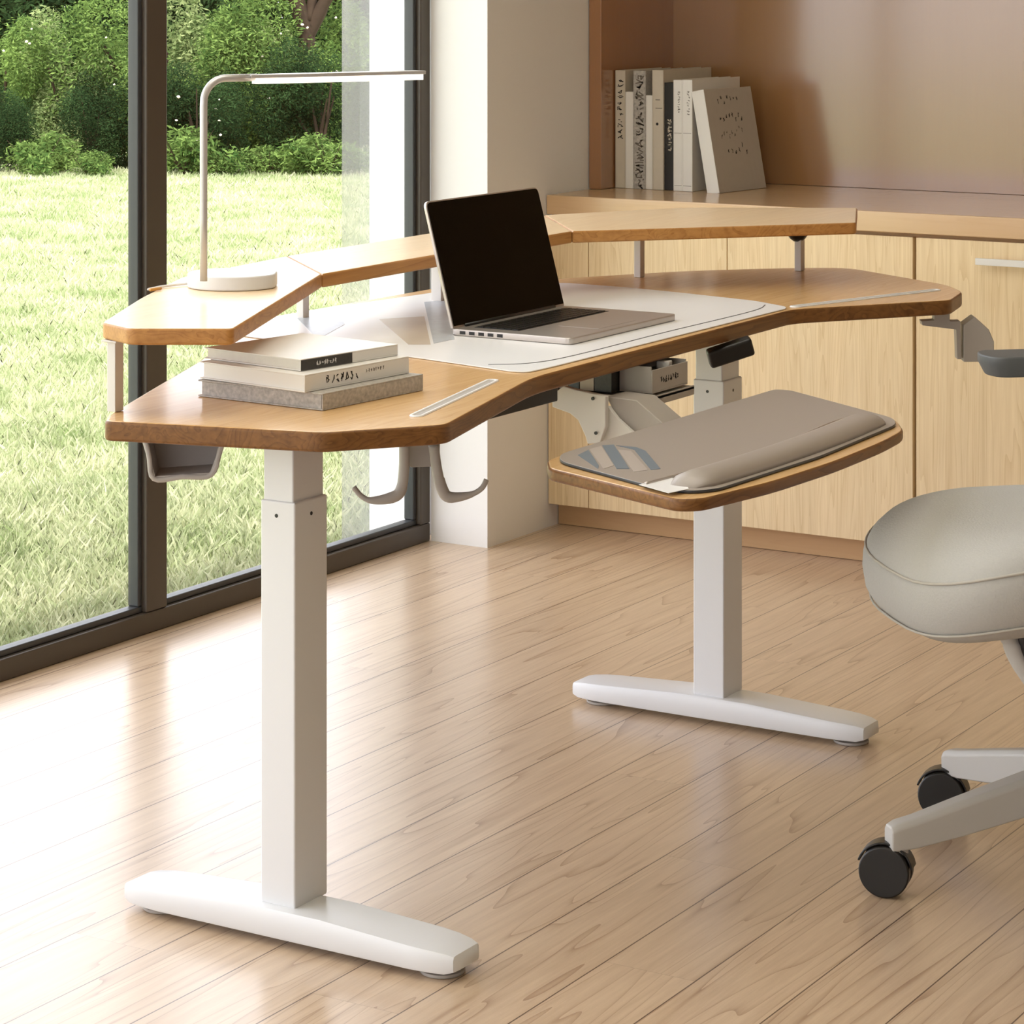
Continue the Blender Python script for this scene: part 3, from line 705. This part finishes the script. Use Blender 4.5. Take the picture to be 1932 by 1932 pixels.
# things on the hanging shelf
bx0, bx1, by0, by1, bz0, bz1 = -2.335, -2.268, 4.215, 4.350, sz+.0045, sz+.046
obn = empty('storage_box', ((bx0+bx1)/2, (by0+by1)/2, bz0), 'small grey open box with black lettering on the shelf under the desk', 'box')
bm = bmesh.new(); t = .003
box(bm, bx0, bx1, by0, by1, bz0, bz0+t); box(bm, bx0, bx0+t, by0, by1, bz0+t, bz1+.006); box(bm, bx1-t, bx1, by0, by1, bz0+t, bz1)
box(bm, bx0+t, bx1-t, by0, by0+t, bz0+t, bz1+.006); box(bm, bx0+t, bx1-t, by1-t, by1, bz0+t, bz1+.004)
bm_to('box_body', bm, M['grey_plastic'], obn, bevel=.0006)
scribble('lettering', M['ink'], obn, (bx1, by0+.03, bz0+.014), (0, 1, .03), (0, 0, 1), (1, 0, 0), 8, .012, 21, .95, .13)
bm = bmesh.new(); obox(bm, ((bx0+bx1)/2+.012, by0+.085, bz1-.001), (.012, .011, .007), .2); 
pk = bm_to('packet', bm, M['white_soft'], None, bevel=.002); tag(pk, 'small white packet poking out of the grey box under the desk', 'packet')
bm = bmesh.new(); obox(bm, ((bx0+bx1)/2, by0+.06, bz0+.018), (.026, .048, .014)); bp_ = bm_to('pouch', bm, M['black'], None, bevel=.003); tag(bp_, 'black pouch inside the grey box under the desk', 'pouch')
for (x0, x1, mm, lab) in ((-2.372, -2.3375, 'band', 'dark brown book upright beside the grey box under the desk'), (-2.402, -2.374, 'cover_beige', 'beige book upright under the desk, second left of the grey box'),
                          (-2.425, -2.404, 'cover_slate', 'slate blue book upright on the hanging shelf'), (-2.450, -2.427, 'cover_white', 'white book upright at the left end of the hanging shelf')):
    e = empty('book', ((x0+x1)/2, 4.28, sz+.0045), lab, 'book', None)
    bm = bmesh.new(); box(bm, x0, x0+.0015, 4.19, 4.34, sz+.0045, .742); box(bm, x1-.0015, x1, 4.19, 4.34, sz+.0045, .742); box(bm, x0+.0015, x1-.0015, 4.19, 4.1925, sz+.0045, .742)
    bm_to('cover', bm, M[mm], e); one_box('pages', x0+.0017, x1-.0017, 4.193, 4.337, sz+.006, .740, M['page'], e)

# ------------------------------------------------------------------ books in the niche
CZ = .8655
def shelf_book(x0, x1, y0, dep, h, mat, label, tilt=0, ink=None, seed=0, extra=None, pages=M['page']):
    e = empty('book', (x1 if tilt else (x0+x1)/2, y0+dep/2, CZ), label, 'book', 'books standing on the counter')
    t = .0025; bm = bmesh.new()
    box(bm, x0, x0+t, y0, y0+dep, CZ, CZ+h); box(bm, x1-t, x1, y0, y0+dep, CZ, CZ+h); box(bm, x0+t, x1-t, y0, y0+t, CZ, CZ+h)
    bm_to('cover', bm, mat, e, bevel=.0008)
    one_box('pages', x0+t, x1-t, y0+t, y0+dep-.004, CZ+.003, CZ+h-.003, pages, e)
    w = x1-x0
    if ink == 'spine':
        scribble('lettering', M['ink'], e, (x0+w*.82, y0, CZ+h*.93), (0, 0, -1), (-1, 0, 0), (0, -1, 0), int(h*.55/(w*.62*.8)), w*.62, seed, 1, .1)
    if ink == 'dense':
        scribble('lettering', M['ink_soft'], e, (x0+w*.9, y0, CZ+h*.97), (0, 0, -1), (-1, 0, 0), (0, -1, 0), int(h*.95/(w*.7*.5)), w*.75, seed, .62, .12)
    if ink == 'mark':
        bm = bmesh.new(); cyl(bm, (x0+w*.45, y0+.0003, CZ+h*.55), (0, -1, 0), .004, .0006, 10); bm_to('spine_spot', bm, M['ink'], e)
        for p, q, z_ in ((.3, .1, .68), (.3, .3, .75)): one_box('spine_line', x0+w*p, x1-w*q, y0-.0005, y0, CZ+h*z_, CZ+h*z_+.0014, M['ink'], e)
    if ink == 'line':
        for z_ in (CZ+h*.52, CZ+.014): one_box('spine_line', x0+w*.1, x1-w*.1, y0-.0005, y0, z_, z_+.0009, M['ink_soft'], e)
        scribble('lettering', M['ink_soft'], e, (x0+w*.75, y0, CZ+h*.9), (0, 0, -1), (-1, 0, 0), (0, -1, 0), 9, w*.3, seed, 1, .12)
    if extra: extra(e, x0, x1, y0, h)
    return e
Y0 = 6.315
g = .0006
shelf_book(-3.511, -3.480-g, Y0, .26, .315, M['cover_beige'], 'beige book with black scribbled lettering, leftmost on the counter', ink='spine', seed=1)
shelf_book(-3.480, -3.456-g, Y0, .27, .258, M['cover_white'], 'short white book between the beige and the densely patterned book', ink=None)
shelf_book(-3.456, -3.418-g, Y0, .28, .315, M['cover_speckle'], 'wide grey book with a densely patterned spine on the counter', ink='dense', seed=5)
shelf_book(-3.418, -3.396-g, Y0, .20, .25, M['cover_white'], 'short plain white book right of the densely patterned one')
shelf_book(-3.396, -3.362-g, Y0-.005, .28, .318, M['cover_beige'], 'tall pale book with a small black spot on its spine', ink='mark', pages=M['cover_grey'])
def flecks(e, x0, x1, y0, h):
    scribble('lettering', M['cover_beige'], e, (x1-.008, y0, CZ+h*.66), (0, 0, -1), (-1, 0, 0), (0, -1, 0), 9, .013, 31, .9, .22)
shelf_book(-3.362, -3.331-g, Y0, .26, .285, M['cover_black'], 'black book with pale flecks on its spine in the row on the counter', extra=flecks)
shelf_book(-3.331, -3.303-g, Y0-.008, .26, .293, M['cover_white'], 'white book immediately right of the black book', ink='line', seed=7)
shelf_book(-3.303, -3.272-g, Y0-.012, .28, .294, M['cover_white'], 'white book with dark cloth side, last upright one before the leaning book', ink='line', seed=9, pages=M['cover_grey'])
def cover_marks(e, x0, x1, y0, h):
    scribble('lettering', M['ink'], e, (x1, y0+.055, CZ+h*.86), (0, 1, 0), (0, 0, 1), (1, 0, 0), 7, .012, 41, 1.6, .12, 1.5)
    scribble('lettering', M['ink'], e, (x1, y0+.055, CZ+h*.68), (0, 1, 0), (0, 0, 1), (1, 0, 0), 8, .013, 42, 1.4, .14, 1.5)
    scribble('lettering', M['ink_soft'], e, (x1, y0+.05, CZ+h*.55), (0, 1, 0), (0, 0, 1), (1, 0, 0), 9, .012, 43, 1.3, .12, 2.0)
    scribble('lettering', M['ink'], e, (x1, y0+.07, CZ+h*.38), (0, 1, 0), (0, 0, 1), (1, 0, 0), 6, .013, 44, 1.7, .14, 2.0)
lean = shelf_book(-3.236, -3.198, Y0-.03, .23, .275, M['cover_grey'], 'thick grey book leaning left against the row, dark scribbles on its cover', tilt=1, extra=cover_marks, pages=M['cover_white'])
sp = one_box('spine_label', -3.236, -3.1985, Y0-.0312, Y0-.0302, CZ+.001, CZ+.274, M['cover_white'], lean); sp['label'] = 'white spine'
lean.rotation_euler = (0, math.radians(-10.5), math.radians(-6)); lean.location.z = CZ+.0005+.038*math.sin(math.radians(10.5))*0
lean.location.x = -3.176; lean.location.y += .01
lean.location.z = CZ + .0003

# ------------------------------------------------------------------ chair
def cf(l, d, z=0): return Vector((FW.x*d+RT.x*l, FW.y*d+RT.y*l, z))
HL, HD = .93, 4.30
chair = empty('office_chair', cf(HL, HD, 0), 'light grey upholstered swivel chair on black casters at the right', 'chair')
# seat: lofted cushion; local axes f = forward, s = to the chair's far side
phi = math.radians(12); fdir = (-RT*math.cos(phi) - FW*math.sin(phi)); sdir = (FW*math.cos(phi) - RT*math.sin(phi))
sc = cf(.845, 4.30, 0); a_, b_h = .262, .262
def ring_at(s, z, n=56, p=3.2, droop=1.0):
    out = []
    for k in range(n):
        t_ = 2*PI*k/n; ct_, st_ = math.cos(t_), math.sin(t_)
        u_ = a_*s*math.copysign(abs(ct_)**(2/p), ct_); v_ = b_h*s*math.copysign(abs(st_)**(2/p), st_)
        fx = u_/a_; zz = z - droop*(.055*max(0, fx-.1)**2) + .012*(v_/b_h)**2*droop
        out.append(sc + fdir*u_ + sdir*v_ + Vector((0, 0, zz)))
    return out
prof = [(.50, .425), (.72, .427), (.86, .437), (.94, .455), (.985, .478), (1.0, .505), (.995, .528), (.975, .541)]
prof2 = [(.975, .541), (.955, .553), (.90, .566), (.80, .575), (.62, .578), (.40, .574), (.18, .571)]
def loft(profile, droops, captop, capbot):
    bm = bmesh.new(); R_ = [[bm.verts.new(p) for p in ring_at(s, z, droop=dr)] for (s, z), dr in zip(profile, droops)]
    for a, b_ in zip(R_, R_[1:]):
        for k in range(len(a)): bm.faces.new([a[k], a[(k+1) % len(a)], b_[(k+1) % len(a)], b_[k]])
    if capbot: bm.faces.new(R_[0][::-1])
    if captop: bm.faces.new(R_[-1])
    return bm
seat = bm_to('seat', loft(prof+prof2[1:], [.9]*len(prof)+[1]*(len(prof2)-1), True, True), M['fabric'], chair, smooth=True)
bm = bmesh.new(); rp_ = ring_at(.982, .541, droop=.95); tube(bm, rp_+[rp_[0]], .0022, 8, caps=False); bm_to('piping', bm, M['seam'], seat, smooth=True)
bm = bmesh.new(); rp_ = ring_at(.955, .457, droop=.9); tube(bm, rp_+[rp_[0]], .002, 8, caps=False); bm_to('piping', bm, M['seam'], seat, smooth=True)
bm = bmesh.new(); obox(bm, cf(HL, HD, .40), (.09, .10, .024), A); bm_to('seat_mechanism', bm, M['black'], chair, bevel=.01)
# curved side bracket below the seat
br = cf(.80, 4.12, 0)
bm = bmesh.new()
pts = [cf(.768, 4.17, .436), cf(.778, 4.17, .395), cf(.796, 4.17, .362), cf(.822, 4.175, .330), cf(.86, 4.18, .31)]
tube(bm, smooth_path(pts, 6), .016, 12, flat=1.3); bm_to('support_arm', bm, M['chair_plastic'], chair, smooth=True)
bm = bmesh.new(); pts = [p+RT*.018-FW*.018+Vector((0, 0, .001)) for p in pts]; tube(bm, smooth_path(pts, 6), .010, 12, flat=1.2); bm_to('black_insert', bm, M['black'], chair, smooth=True)
bm = bmesh.new(); cyl(bm, cf(HL, HD, .15), (0, 0, 1), .027, .14, 28); cyl(bm, cf(HL, HD, .29), (0, 0, 1), .015, .10, 24); bm_to('gas_lift', bm, M['black'], chair, bevel=.002)
bm = bmesh.new(); cyl(bm, cf(HL, HD, .115), (0, 0, 1), .045, .075, 32, r2=.036); bm_to('hub', bm, M['chair_plastic'], chair, bevel=.004)
for ang in (196.5, 121, 51, -21, -93):
    a1 = math.radians(ang); dv = RT*math.cos(a1) + FW*math.sin(a1); sv = Vector((-dv.y, dv.x, 0)); c0 = cf(HL, HD, 0)
    bm = bmesh.new(); secs = []
    for s, zt_, zb_, w_ in ((.03, .188, .128, .024), (.12, .173, .112, .022), (.24, .143, .088, .0185), (.315, .123, .076, .0165), (.345, .117, .074, .0165), (.358, .111, .072, .0150)):
        c_ = c0 + dv*s
        secs.append([bm.verts.new(c_+sv*q[0]*w_+Vector((0, 0, q[1]))) for q in ((-1, zb_), (-1.05, zt_-.008), (-.7, zt_), (.7, zt_), (1.05, zt_-.008), (1, zb_))])
    for p, q in zip(secs, secs[1:]):
        for k in range(6): bm.faces.new([p[k], p[(k+1) % 6], q[(k+1) % 6], q[k]])
    bm.faces.new(secs[0][::-1]); bm.faces.new(secs[-1])
    leg = bm_to('base_leg', bm, M['chair_plastic'], chair, bevel=.003, seg=3)
    bm = bmesh.new(); st = c0 + dv*.34; cyl(bm, (st.x, st.y, .066), (0, 0, 1), .0150, .03, 24); bm_to('stem_socket', bm, M['chair_plastic'], leg, bevel=.002)
# casters: twin wheels under a hood
cdir = (RT*.86 - FW*.30).normalized()
def caster(st):
    axv = Vector((cdir.y, -cdir.x, 0)); wc = st - cdir*.020
    bm = bmesh.new()
    for s in (-1, 1): cyl(bm, wc + axv*(.005 if s > 0 else -.005)+Vector((0, 0, .0405)), axv*s, .040, .017, 40)
    c = bm_to('caster', bm, M['black'], chair, bevel=.003, seg=3); c['label'] = 'black twin wheel caster'
    bm = bmesh.new(); n_ = 12; ri = []; ro = []
    for k in range(n_+1):
        a2 = PI*(.05+.85*k/n_); pr_ = Vector((0, 0, math.sin(a2))); v1 = cdir*math.cos(a2)+pr_
        for lst, rr in ((ri, .0415), (ro, .045)): lst.append((wc+Vector((0, 0, .0405))+v1*rr))
    w_ = axv*.016
    vi = [[bm.verts.new(p+w_), bm.verts.new(p-w_)] for p in ri]; vo = [[bm.verts.new(p+w_), bm.verts.new(p-w_)] for p in ro]
    for k in range(n_):
        bm.faces.new([vo[k][0], vo[k][1], vo[k+1][1], vo[k+1][0]]); bm.faces.new([vi[k][0], vi[k+1][0], vi[k+1][1], vi[k][1]])
        for j in (0, 1): bm.faces.new([vi[k][j], vo[k][j], vo[k+1][j], vi[k+1][j]])
    for k in (0, n_): bm.faces.new([vi[k][0], vi[k][1], vo[k][1], vo[k][0]])
    cyl(bm, (st.x, st.y, .035), (0, 0, 1), .011, .032, 18)
    bm_to('hood', bm, M['black'], c, bevel=.001)
for ang in (196.5, 121, 51, -21, -93):
    a1 = math.radians(ang); caster(cf(HL, HD, 0) + (RT*math.cos(a1) + FW*math.sin(a1))*.34)
# armrest and back, mostly outside the picture
def arm(sgn):
    o0 = sc + sdir*sgn*.30
    zt_ = .79
    bm = bmesh.new(); prs = round_poly([(-.04, -.045), (.145, -.05), (.16, 0), (.145, .05), (-.04, .045), (-.13, .03), (-.13, -.03)], .03)
    f3 = lambda u_, v_, z_: o0 + fdir*(u_-.175) + sdir*v_ + Vector((0, 0, z_))
    a = [bm.verts.new(f3(u_*1.0, v_, zt_)) for u_, v_ in prs]; m1 = [bm.verts.new(f3(u_, v_, zt_-.014)) for u_, v_ in prs]; b_ = [bm.verts.new(f3(u_*.93, v_*.8, zt_-.036)) for u_, v_ in prs]
    bm.faces.new(a); bm.faces.new(b_[::-1])
    for R0, R1 in ((a, m1), (m1, b_)):
        for k in range(len(a)): bm.faces.new([R0[k], R0[(k+1) % len(a)], R1[(k+1) % len(a)], R1[k]])
    ar = bm_to('armrest', bm, M['arm'], chair, bevel=.003); ar['label'] = 'dark grey arm pad'
    bm = bmesh.new()
    q = [f3(.06, 0, zt_-.04), f3(-.06, 0, zt_-.046), f3(-.10, 0, zt_-.10), f3(-.10, -sgn*.01, .55), f3(-.08, -sgn*.06, .42), f3(-.04, -sgn*.16, .405)]
    tube(bm, smooth_path(q, 6), .016, 12); bm_to('arm_post', bm, M['grey_plastic'], ar, smooth=True)
arm(1)
bm = bmesh.new(); bk = []
for i in range(9):
    z_ = .60+.5*i/8; off = -.27-.03*i/8-.02*math.sin(i/8*PI)
    row = []
    for j in range(9):
        v_ = (-1+2*j/8)*(.22-.03*i/8); row.append(sc+fdir*(off+.05*(v_/.22)**2)+sdir*v_+Vector((0, 0, z_)))
    bk.append(row)
vf_ = [[bm.verts.new(p) for p in r] for r in bk]; vb_ = [[bm.verts.new(p-fdir*.03) for p in r] for r in bk]
for i in range(8):
    for j in range(8):
        bm.faces.new([vf_[i][j], vf_[i][j+1], vf_[i+1][j+1], vf_[i+1][j]]); bm.faces.new([vb_[i][j], vb_[i+1][j], vb_[i+1][j+1], vb_[i][j+1]])
for i in range(8):
    for j in (0, 8): bm.faces.new([vf_[i][j], vf_[i+1][j], vb_[i+1][j], vb_[i][j]]); 
    for q in (0, 8): bm.faces.new([vf_[q][i], vf_[q][i+1], vb_[q][i+1], vb_[q][i]])
bm_to('backrest', bm, M['fabric'], chair, smooth=True)
bm = bmesh.new(); tube(bm, smooth_path([sc-fdir*.05+Vector((0, 0, .41)), sc-fdir*.25+Vector((0, 0, .42)), sc-fdir*.345+Vector((0, 0, .52)), sc-fdir*.345+Vector((0, 0, .70))], 6), .018, 12); bm_to('back_post', bm, M['chair_plastic'], chair, smooth=True)

# ------------------------------------------------------------------ outside
GZ = -.10
bm = bmesh.new(); box(bm, -60, XW-.08, -25, 60, GZ-.2, GZ); lw = bm_to('ground', bm, M['lawn']); structure(lw, 'lawn ground outside the window')
structure(one_box('wall_outside', -3.943, XW-.05, 5.78, 9.5, GZ, 3.6, M['outer_wall']), 'white outer wall of the house beside the window')
gs = one_box('glass_screen', -4.044, -3.959, 5.80, 5.81, GZ, 3.0, M['screen_glass']); tag(gs, 'hazy grey glass side screen standing outside against the white outer wall', 'screen')  # pane added to imitate a grey reflection beside the wall

# grass blades (nobody could count them)
def grass():
    n = 330000
    d = 5.3 + (21-5.3)*rng.random(n)**1.55
    t = rng.random(n)*.235-.215
    l = t*d*1.0 + (rng.random(n)-.5)*.6
    x = FW.x*d+RT.x*l; y = FW.y*d+RT.y*l
    keep = (x < XW-.12) & ~((x > -4.003) & (y > 5.7)); x, y, d = x[keep], y[keep], d[keep]; n = len(x)
    h = (.018+.034*rng.random(n)**2)*(1+.25*(d < 8)); w = .0010+.00024*d
    a = rng.random(n)*2*PI; lean_ = rng.normal(0, .4, (n, 2))*h[:, None]
    v = np.zeros((n, 4, 3), np.float32)
    cx_, sx_ = np.cos(a)*w, np.sin(a)*w
    v[:, 0] = np.stack([x-cx_, y-sx_, np.full(n, GZ)], 1); v[:, 1] = np.stack([x+cx_, y+sx_, np.full(n, GZ)], 1)
    mx, my = x+lean_[:, 0]*.35, y+lean_[:, 1]*.35
    v[:, 2] = np.stack([mx+cx_*.7, my+sx_*.7, GZ+h*.55], 1); v[:, 3] = np.stack([x+lean_[:, 0], y+lean_[:, 1], GZ+h], 1)
    f = np.arange(n*4).reshape(n, 4)
    me = D.meshes.new('grass_blades'); me.vertices.add(n*4); me.vertices.foreach_set('co', v.ravel())
    me.loops.add(n*4); me.loops.foreach_set('vertex_index', f[:, [0, 1, 2, 3]].ravel().astype(np.int32))
    me.polygons.add(n); me.polygons.foreach_set('loop_start', (np.arange(n)*4).astype(np.int32)); me.update(calc_edges=True); me.validate()
    return me
tag(link('grass_blades', grass(), mats=M['grass']), 'short sunlit green grass covering the lawn outside', 'grass', kind='stuff')

# foliage
def leaves(name, n, rx, ry, rz, size, seed, shell=.5, flat=.5, blobs=9):
    r = np.random.default_rng(seed)
    bc = r.normal(0, .42, (blobs, 3))*[rx, ry, rz]; bc[:, 2] = np.abs(bc[:, 2])*.9+rz*.25
    br_ = (.26+.3*r.random(blobs))
    k = r.integers(0, blobs, n); u = r.normal(size=(n, 3)); u /= np.linalg.norm(u, axis=1)[:, None]
    rad = (shell+(1-shell)*r.random(n)**.6)*(1+.12*np.sin(u[:, 0]*9+k)*np.cos(u[:, 2]*8))
    c = bc[k] + u*(rad*br_[k])[:, None]*[rx, ry, rz]
    c[:, 2] = np.maximum(c[:, 2], .01)
    s = size*(.5+r.random(n))
    t1 = r.normal(size=(n, 3)); t1[:, 2] = t1[:, 2]*.6-.3; t1 /= np.linalg.norm(t1, axis=1)[:, None]
    t2 = np.cross(t1, u + r.normal(0, .7, (n, 3))); t2 /= np.linalg.norm(t2, axis=1)[:, None]
    v = np.stack([c, c+t1*s[:, None]*.5+t2*s[:, None]*.3*flat, c+t1*s[:, None], c+t1*s[:, None]*.5-t2*s[:, None]*.3*flat], 1).astype(np.float32)
    me = D.meshes.new(name); me.vertices.add(n*4); me.vertices.foreach_set('co', v.ravel())
    me.loops.add(n*4); me.loops.foreach_set('vertex_index', np.arange(n*4, dtype=np.int32))
    me.polygons.add(n); me.polygons.foreach_set('loop_start', (np.arange(n)*4).astype(np.int32)); me.update(calc_edges=True)
    return me
def stems(name, seed, h, n, spread, r0):
    r = random.Random(seed); bm = bmesh.new()
    for i in range(n):
        a = r.random()*2*PI; s = spread*(.3+.7*r.random()); k = r.random()*.4+.3
        tube(bm, [(0, 0, 0), (math.cos(a)*s*.25, math.sin(a)*s*.25, h*k*.6), (math.cos(a)*s, math.sin(a)*s, h*(.6+.4*r.random()))], [r0, r0*.7, r0*.25], 6)
    me = D.meshes.new(name); bm.to_mesh(me); bm.free(); me.materials.append(M['bark']); return me
FM = {}
def plant(kind, name, loc, label, cat, mat, n, dims, size, seed, scale=1.0, group=None, **kw):
    e = empty(name, loc, label, cat, group)
    key = (kind,)
    if key not in FM:
        lm = leaves('foliage', n, *dims, size, seed, **kw); lm.materials.append(mat); FM[key] = (lm, stems('stems', seed, dims[2]*1.1, 6, dims[0]*.7, .03*dims[2]))
    for nm, me in zip(('foliage', 'stems'), FM[key]):
        o = D.objects.new(nm, me); COL.objects.link(o); o.parent = e
    e.scale = (scale,)*3; e.rotation_euler = (0, 0, seed*1.7+loc[0])
    return e
def gp(px, d): # a spot on the lawn: lateral slope and distance
    l = (px-966)/5080*d; v = FW*d+RT*l; return (v.x, v.y, GZ)
# rear screen of dark trees, then shrubs, then low plants on the edge of the lawn
for i, l_ in enumerate((-8.2, -6.2, -4.6, -3.1, -1.7)):
    v = FW*24.5+RT*l_; plant('rear', 'hedge_tree', (v.x, v.y, GZ), 'dark dense evergreen tree in the rear row behind the garden shrubs', 'tree', M['leaf_dark'], 60000, (1.25, .9, 2.0), .075, 3+i, 1+.05*(i % 3), 'dark evergreens at the end of the garden', shell=.55)
kinds = {'mid': (M['leaf_mid'], 34000, (.62, .55, 1.0), .036, 21), 'dark': (M['leaf_dark'], 30000, (.55, .5, .75), .032, 22), 'pale': (M['leaf_pale'], 22000, (.5, .45, .9), .042, 23), 'low': (M['leaf_mid'], 4200, (.34, .26, .27), .045, 24)}
SH = []
def shrub(kind, l_, d_, sc_, label, cat='shrub', group=None):
    mt, n_, dims, sz_, sd_ = kinds[kind]; v = FW*d_+RT*l_
    SH.append(plant(kind, 'shrub' if kind != 'low' else 'low_plant', (v.x, v.y, GZ), label, cat, mt, n_, dims, sz_, sd_, sc_, group, **({'shell': .15, 'blobs': 14} if kind == 'low' else {})))
shrub('mid', -4.15, 22.0, 1.05, 'bright green bushy shrub at the far left edge of the view')
shrub('pale', -3.55, 21.6, .95, 'pale yellow-green shrub left of the dark window mullion')
shrub('dark', -3.30, 21.2, .72, 'low dark shrub in front of the pale yellow-green one')
shrub('mid', -2.95, 21.8, 1.1, 'broad green shrub directly behind the dark window mullion')
shrub('dark', -2.45, 21.0, .78, 'dark shrub with pale flowers behind the lamp pole')
shrub('mid', -1.9, 22.2, 1.15, 'tall mid-green shrub behind the lamp arm')
shrub('dark', -1.5, 21.0, .95, 'dark rounded shrub nearest the hazy glass screen')
shrub('pale', -2.35, 22.6, 1.2, 'loose pale green shrub rising behind the dark ones')
shrub('dark', -4.0, 20.9, .6, 'small dark shrub at the left edge of the view')
for i, (l_, q_) in enumerate(((-4.1, .5), (-3.62, 1.0), (-3.2, .6), (-2.5, 1.15), (-2.22, .5), (-1.85, .7), (-1.4, 1.0))):
    shrub('low', l_, 20.4+.15*(i % 2), q_, 'low leafy plant on the border where the lawn ends', 'plant', 'low plants along the lawn edge')
# tree with a forked trunk near the hazy pane
tv = FW*21.9+RT*-1.65
tr = empty('tree', (tv.x, tv.y, GZ), 'tree with a forked bare trunk at the top of the garden view', 'tree')
def trunk():
    bm = bmesh.new()
    for pts, rs in (([(0, 0, 0), (.02, .01, .5), (-.03, 0, 1.05), (-.12, .02, 1.4), (-.3, 0, 2.4)], (.09, .075, .07, .05, .03)), ([(-.03, 0, 1.0), (.12, .03, 1.3), (.35, 0, 1.7), (.5, .1, 2.4)], (.06, .05, .04, .02)),
                    ([(-.1, .02, 1.3), (-.35, .05, 1.42), (-.7, .1, 1.5)], (.035, .028, .015)), ([(.0, .0, 1.15), (.05, .1, 1.6), (.1, .15, 2.3)], (.04, .03, .02))):
        tube(bm, smooth_path(pts, 5), [rs[min(int(i/5), len(rs)-1)] for i in range((len(pts)-1)*5+1)], 8)
    bm.transform(Matrix.Rotation(A, 4, 'Z')); bm.transform(Matrix.Translation(tv+Vector((0, 0, GZ)))); return bm
bm_to('trunk', trunk(), M['bark'], tr, smooth=True)
lm = leaves('crown', 9000, 1.0, .9, .8, .07, 77, shell=.3); lm.materials.append(M['leaf_pale']); o = D.objects.new('crown', lm); COL.objects.link(o); o.parent = tr; o.location = (0, 0, 1.55)
# small pale flowers belong to the shrub that carries them
def blossoms(host, l0, l1, d_, z0, z1, n, seed):
    r = random.Random(seed)
    for _ in range(n):
        l_ = r.uniform(l0, l1); z_ = r.uniform(z0, z1); s_ = r.uniform(.008, .02); v = FW*(d_+r.uniform(-.1, .1))+RT*l_; bm = bmesh.new()
        bmesh.ops.create_icosphere(bm, subdivisions=1, radius=1)
        for q in bm.verts: q.co *= r.uniform(.6, 1.1)
        bm.transform(Matrix.Translation((v.x, v.y, z_)) @ Matrix.Diagonal((s_, s_, s_*.75, 1)))
        me = D.meshes.new('blossom'); bm.to_mesh(me); bm.free(); me.materials.append(M['flower'])
        o = D.objects.new('blossom', me); COL.objects.link(o); o.parent = host
        host_m = Matrix.LocRotScale(host.location, host.rotation_euler, host.scale); me.transform(host_m.inverted())
blossoms(SH[0], -4.2, -3.7, 21.2, .5, 1.25, 9, 1); blossoms(SH[4], -2.9, -2.2, 20.6, .1, .5, 12, 2); blossoms(SH[5], -2.2, -1.3, 21.4, .4, 1.1, 8, 3); blossoms(SH[3], -3.2, -2.8, 21.1, .5, 1.2, 5, 4)

# ------------------------------------------------------------------ light
w = D.worlds.new('world'); SC.world = w; w.use_nodes = True; nt = w.node_tree; nt.nodes.clear()
out = N(nt, 'ShaderNodeOutputWorld'); bg = N(nt, 'ShaderNodeBackground', i_Color=(.93, .945, 1, 1), i_Strength=SKY); nt.links.new(bg.outputs[0], out.inputs[0])
sun = D.lights.new('sun', 'SUN'); sun.energy = SUN; sun.angle = math.radians(2); sun.color = (1, .93, .84)
so = D.objects.new('sun', sun); COL.objects.link(so); so.rotation_euler = Vector((-.1, .66, -.75)).to_track_quat('-Z', 'Y').to_euler()
# portal in the window opening guides sky light into the room
pl = D.lights.new('window_portal', 'AREA'); pl.shape = 'RECTANGLE'; pl.size = 8.9; pl.size_y = ZC-.1; pl.cycles.is_portal = True
po = D.objects.new('window_portal', pl); COL.objects.link(po); po.location = (XW-.1, 1.27, ZC/2); po.rotation_euler = Vector((1, 0, 0)).to_track_quat('-Z', 'Y').to_euler()
pl = D.lights.new('rear_portal', 'AREA'); pl.shape = 'RECTANGLE'; pl.size = 4.7; pl.size_y = 1.4; pl.cycles.is_portal = True
po = D.objects.new('rear_portal', pl); COL.objects.link(po); po.location = (-1.06, YF-.12, 1.6); po.rotation_euler = Vector((0, 1, 0)).to_track_quat('-Z', 'Z').to_euler()
# unseen overhead panel added to brighten upward-facing surfaces
for i, (x, y, e_) in enumerate(FILL_TOP):
    cl = D.lights.new('ceiling_light', 'AREA'); cl.shape = 'RECTANGLE'; cl.size = 1.6; cl.size_y = 1.6; cl.energy = e_; cl.color = (1, .94, .88)
    o = D.objects.new('ceiling_light', cl); COL.objects.link(o); o.location = (x, y, ZC-.02)
SC.view_settings.view_transform = 'Standard'; SC.view_settings.look = 'None'; SC.view_settings.gamma = 1; SC.view_settings.use_curve_mapping = False
SC.view_settings.exposure = EXPO
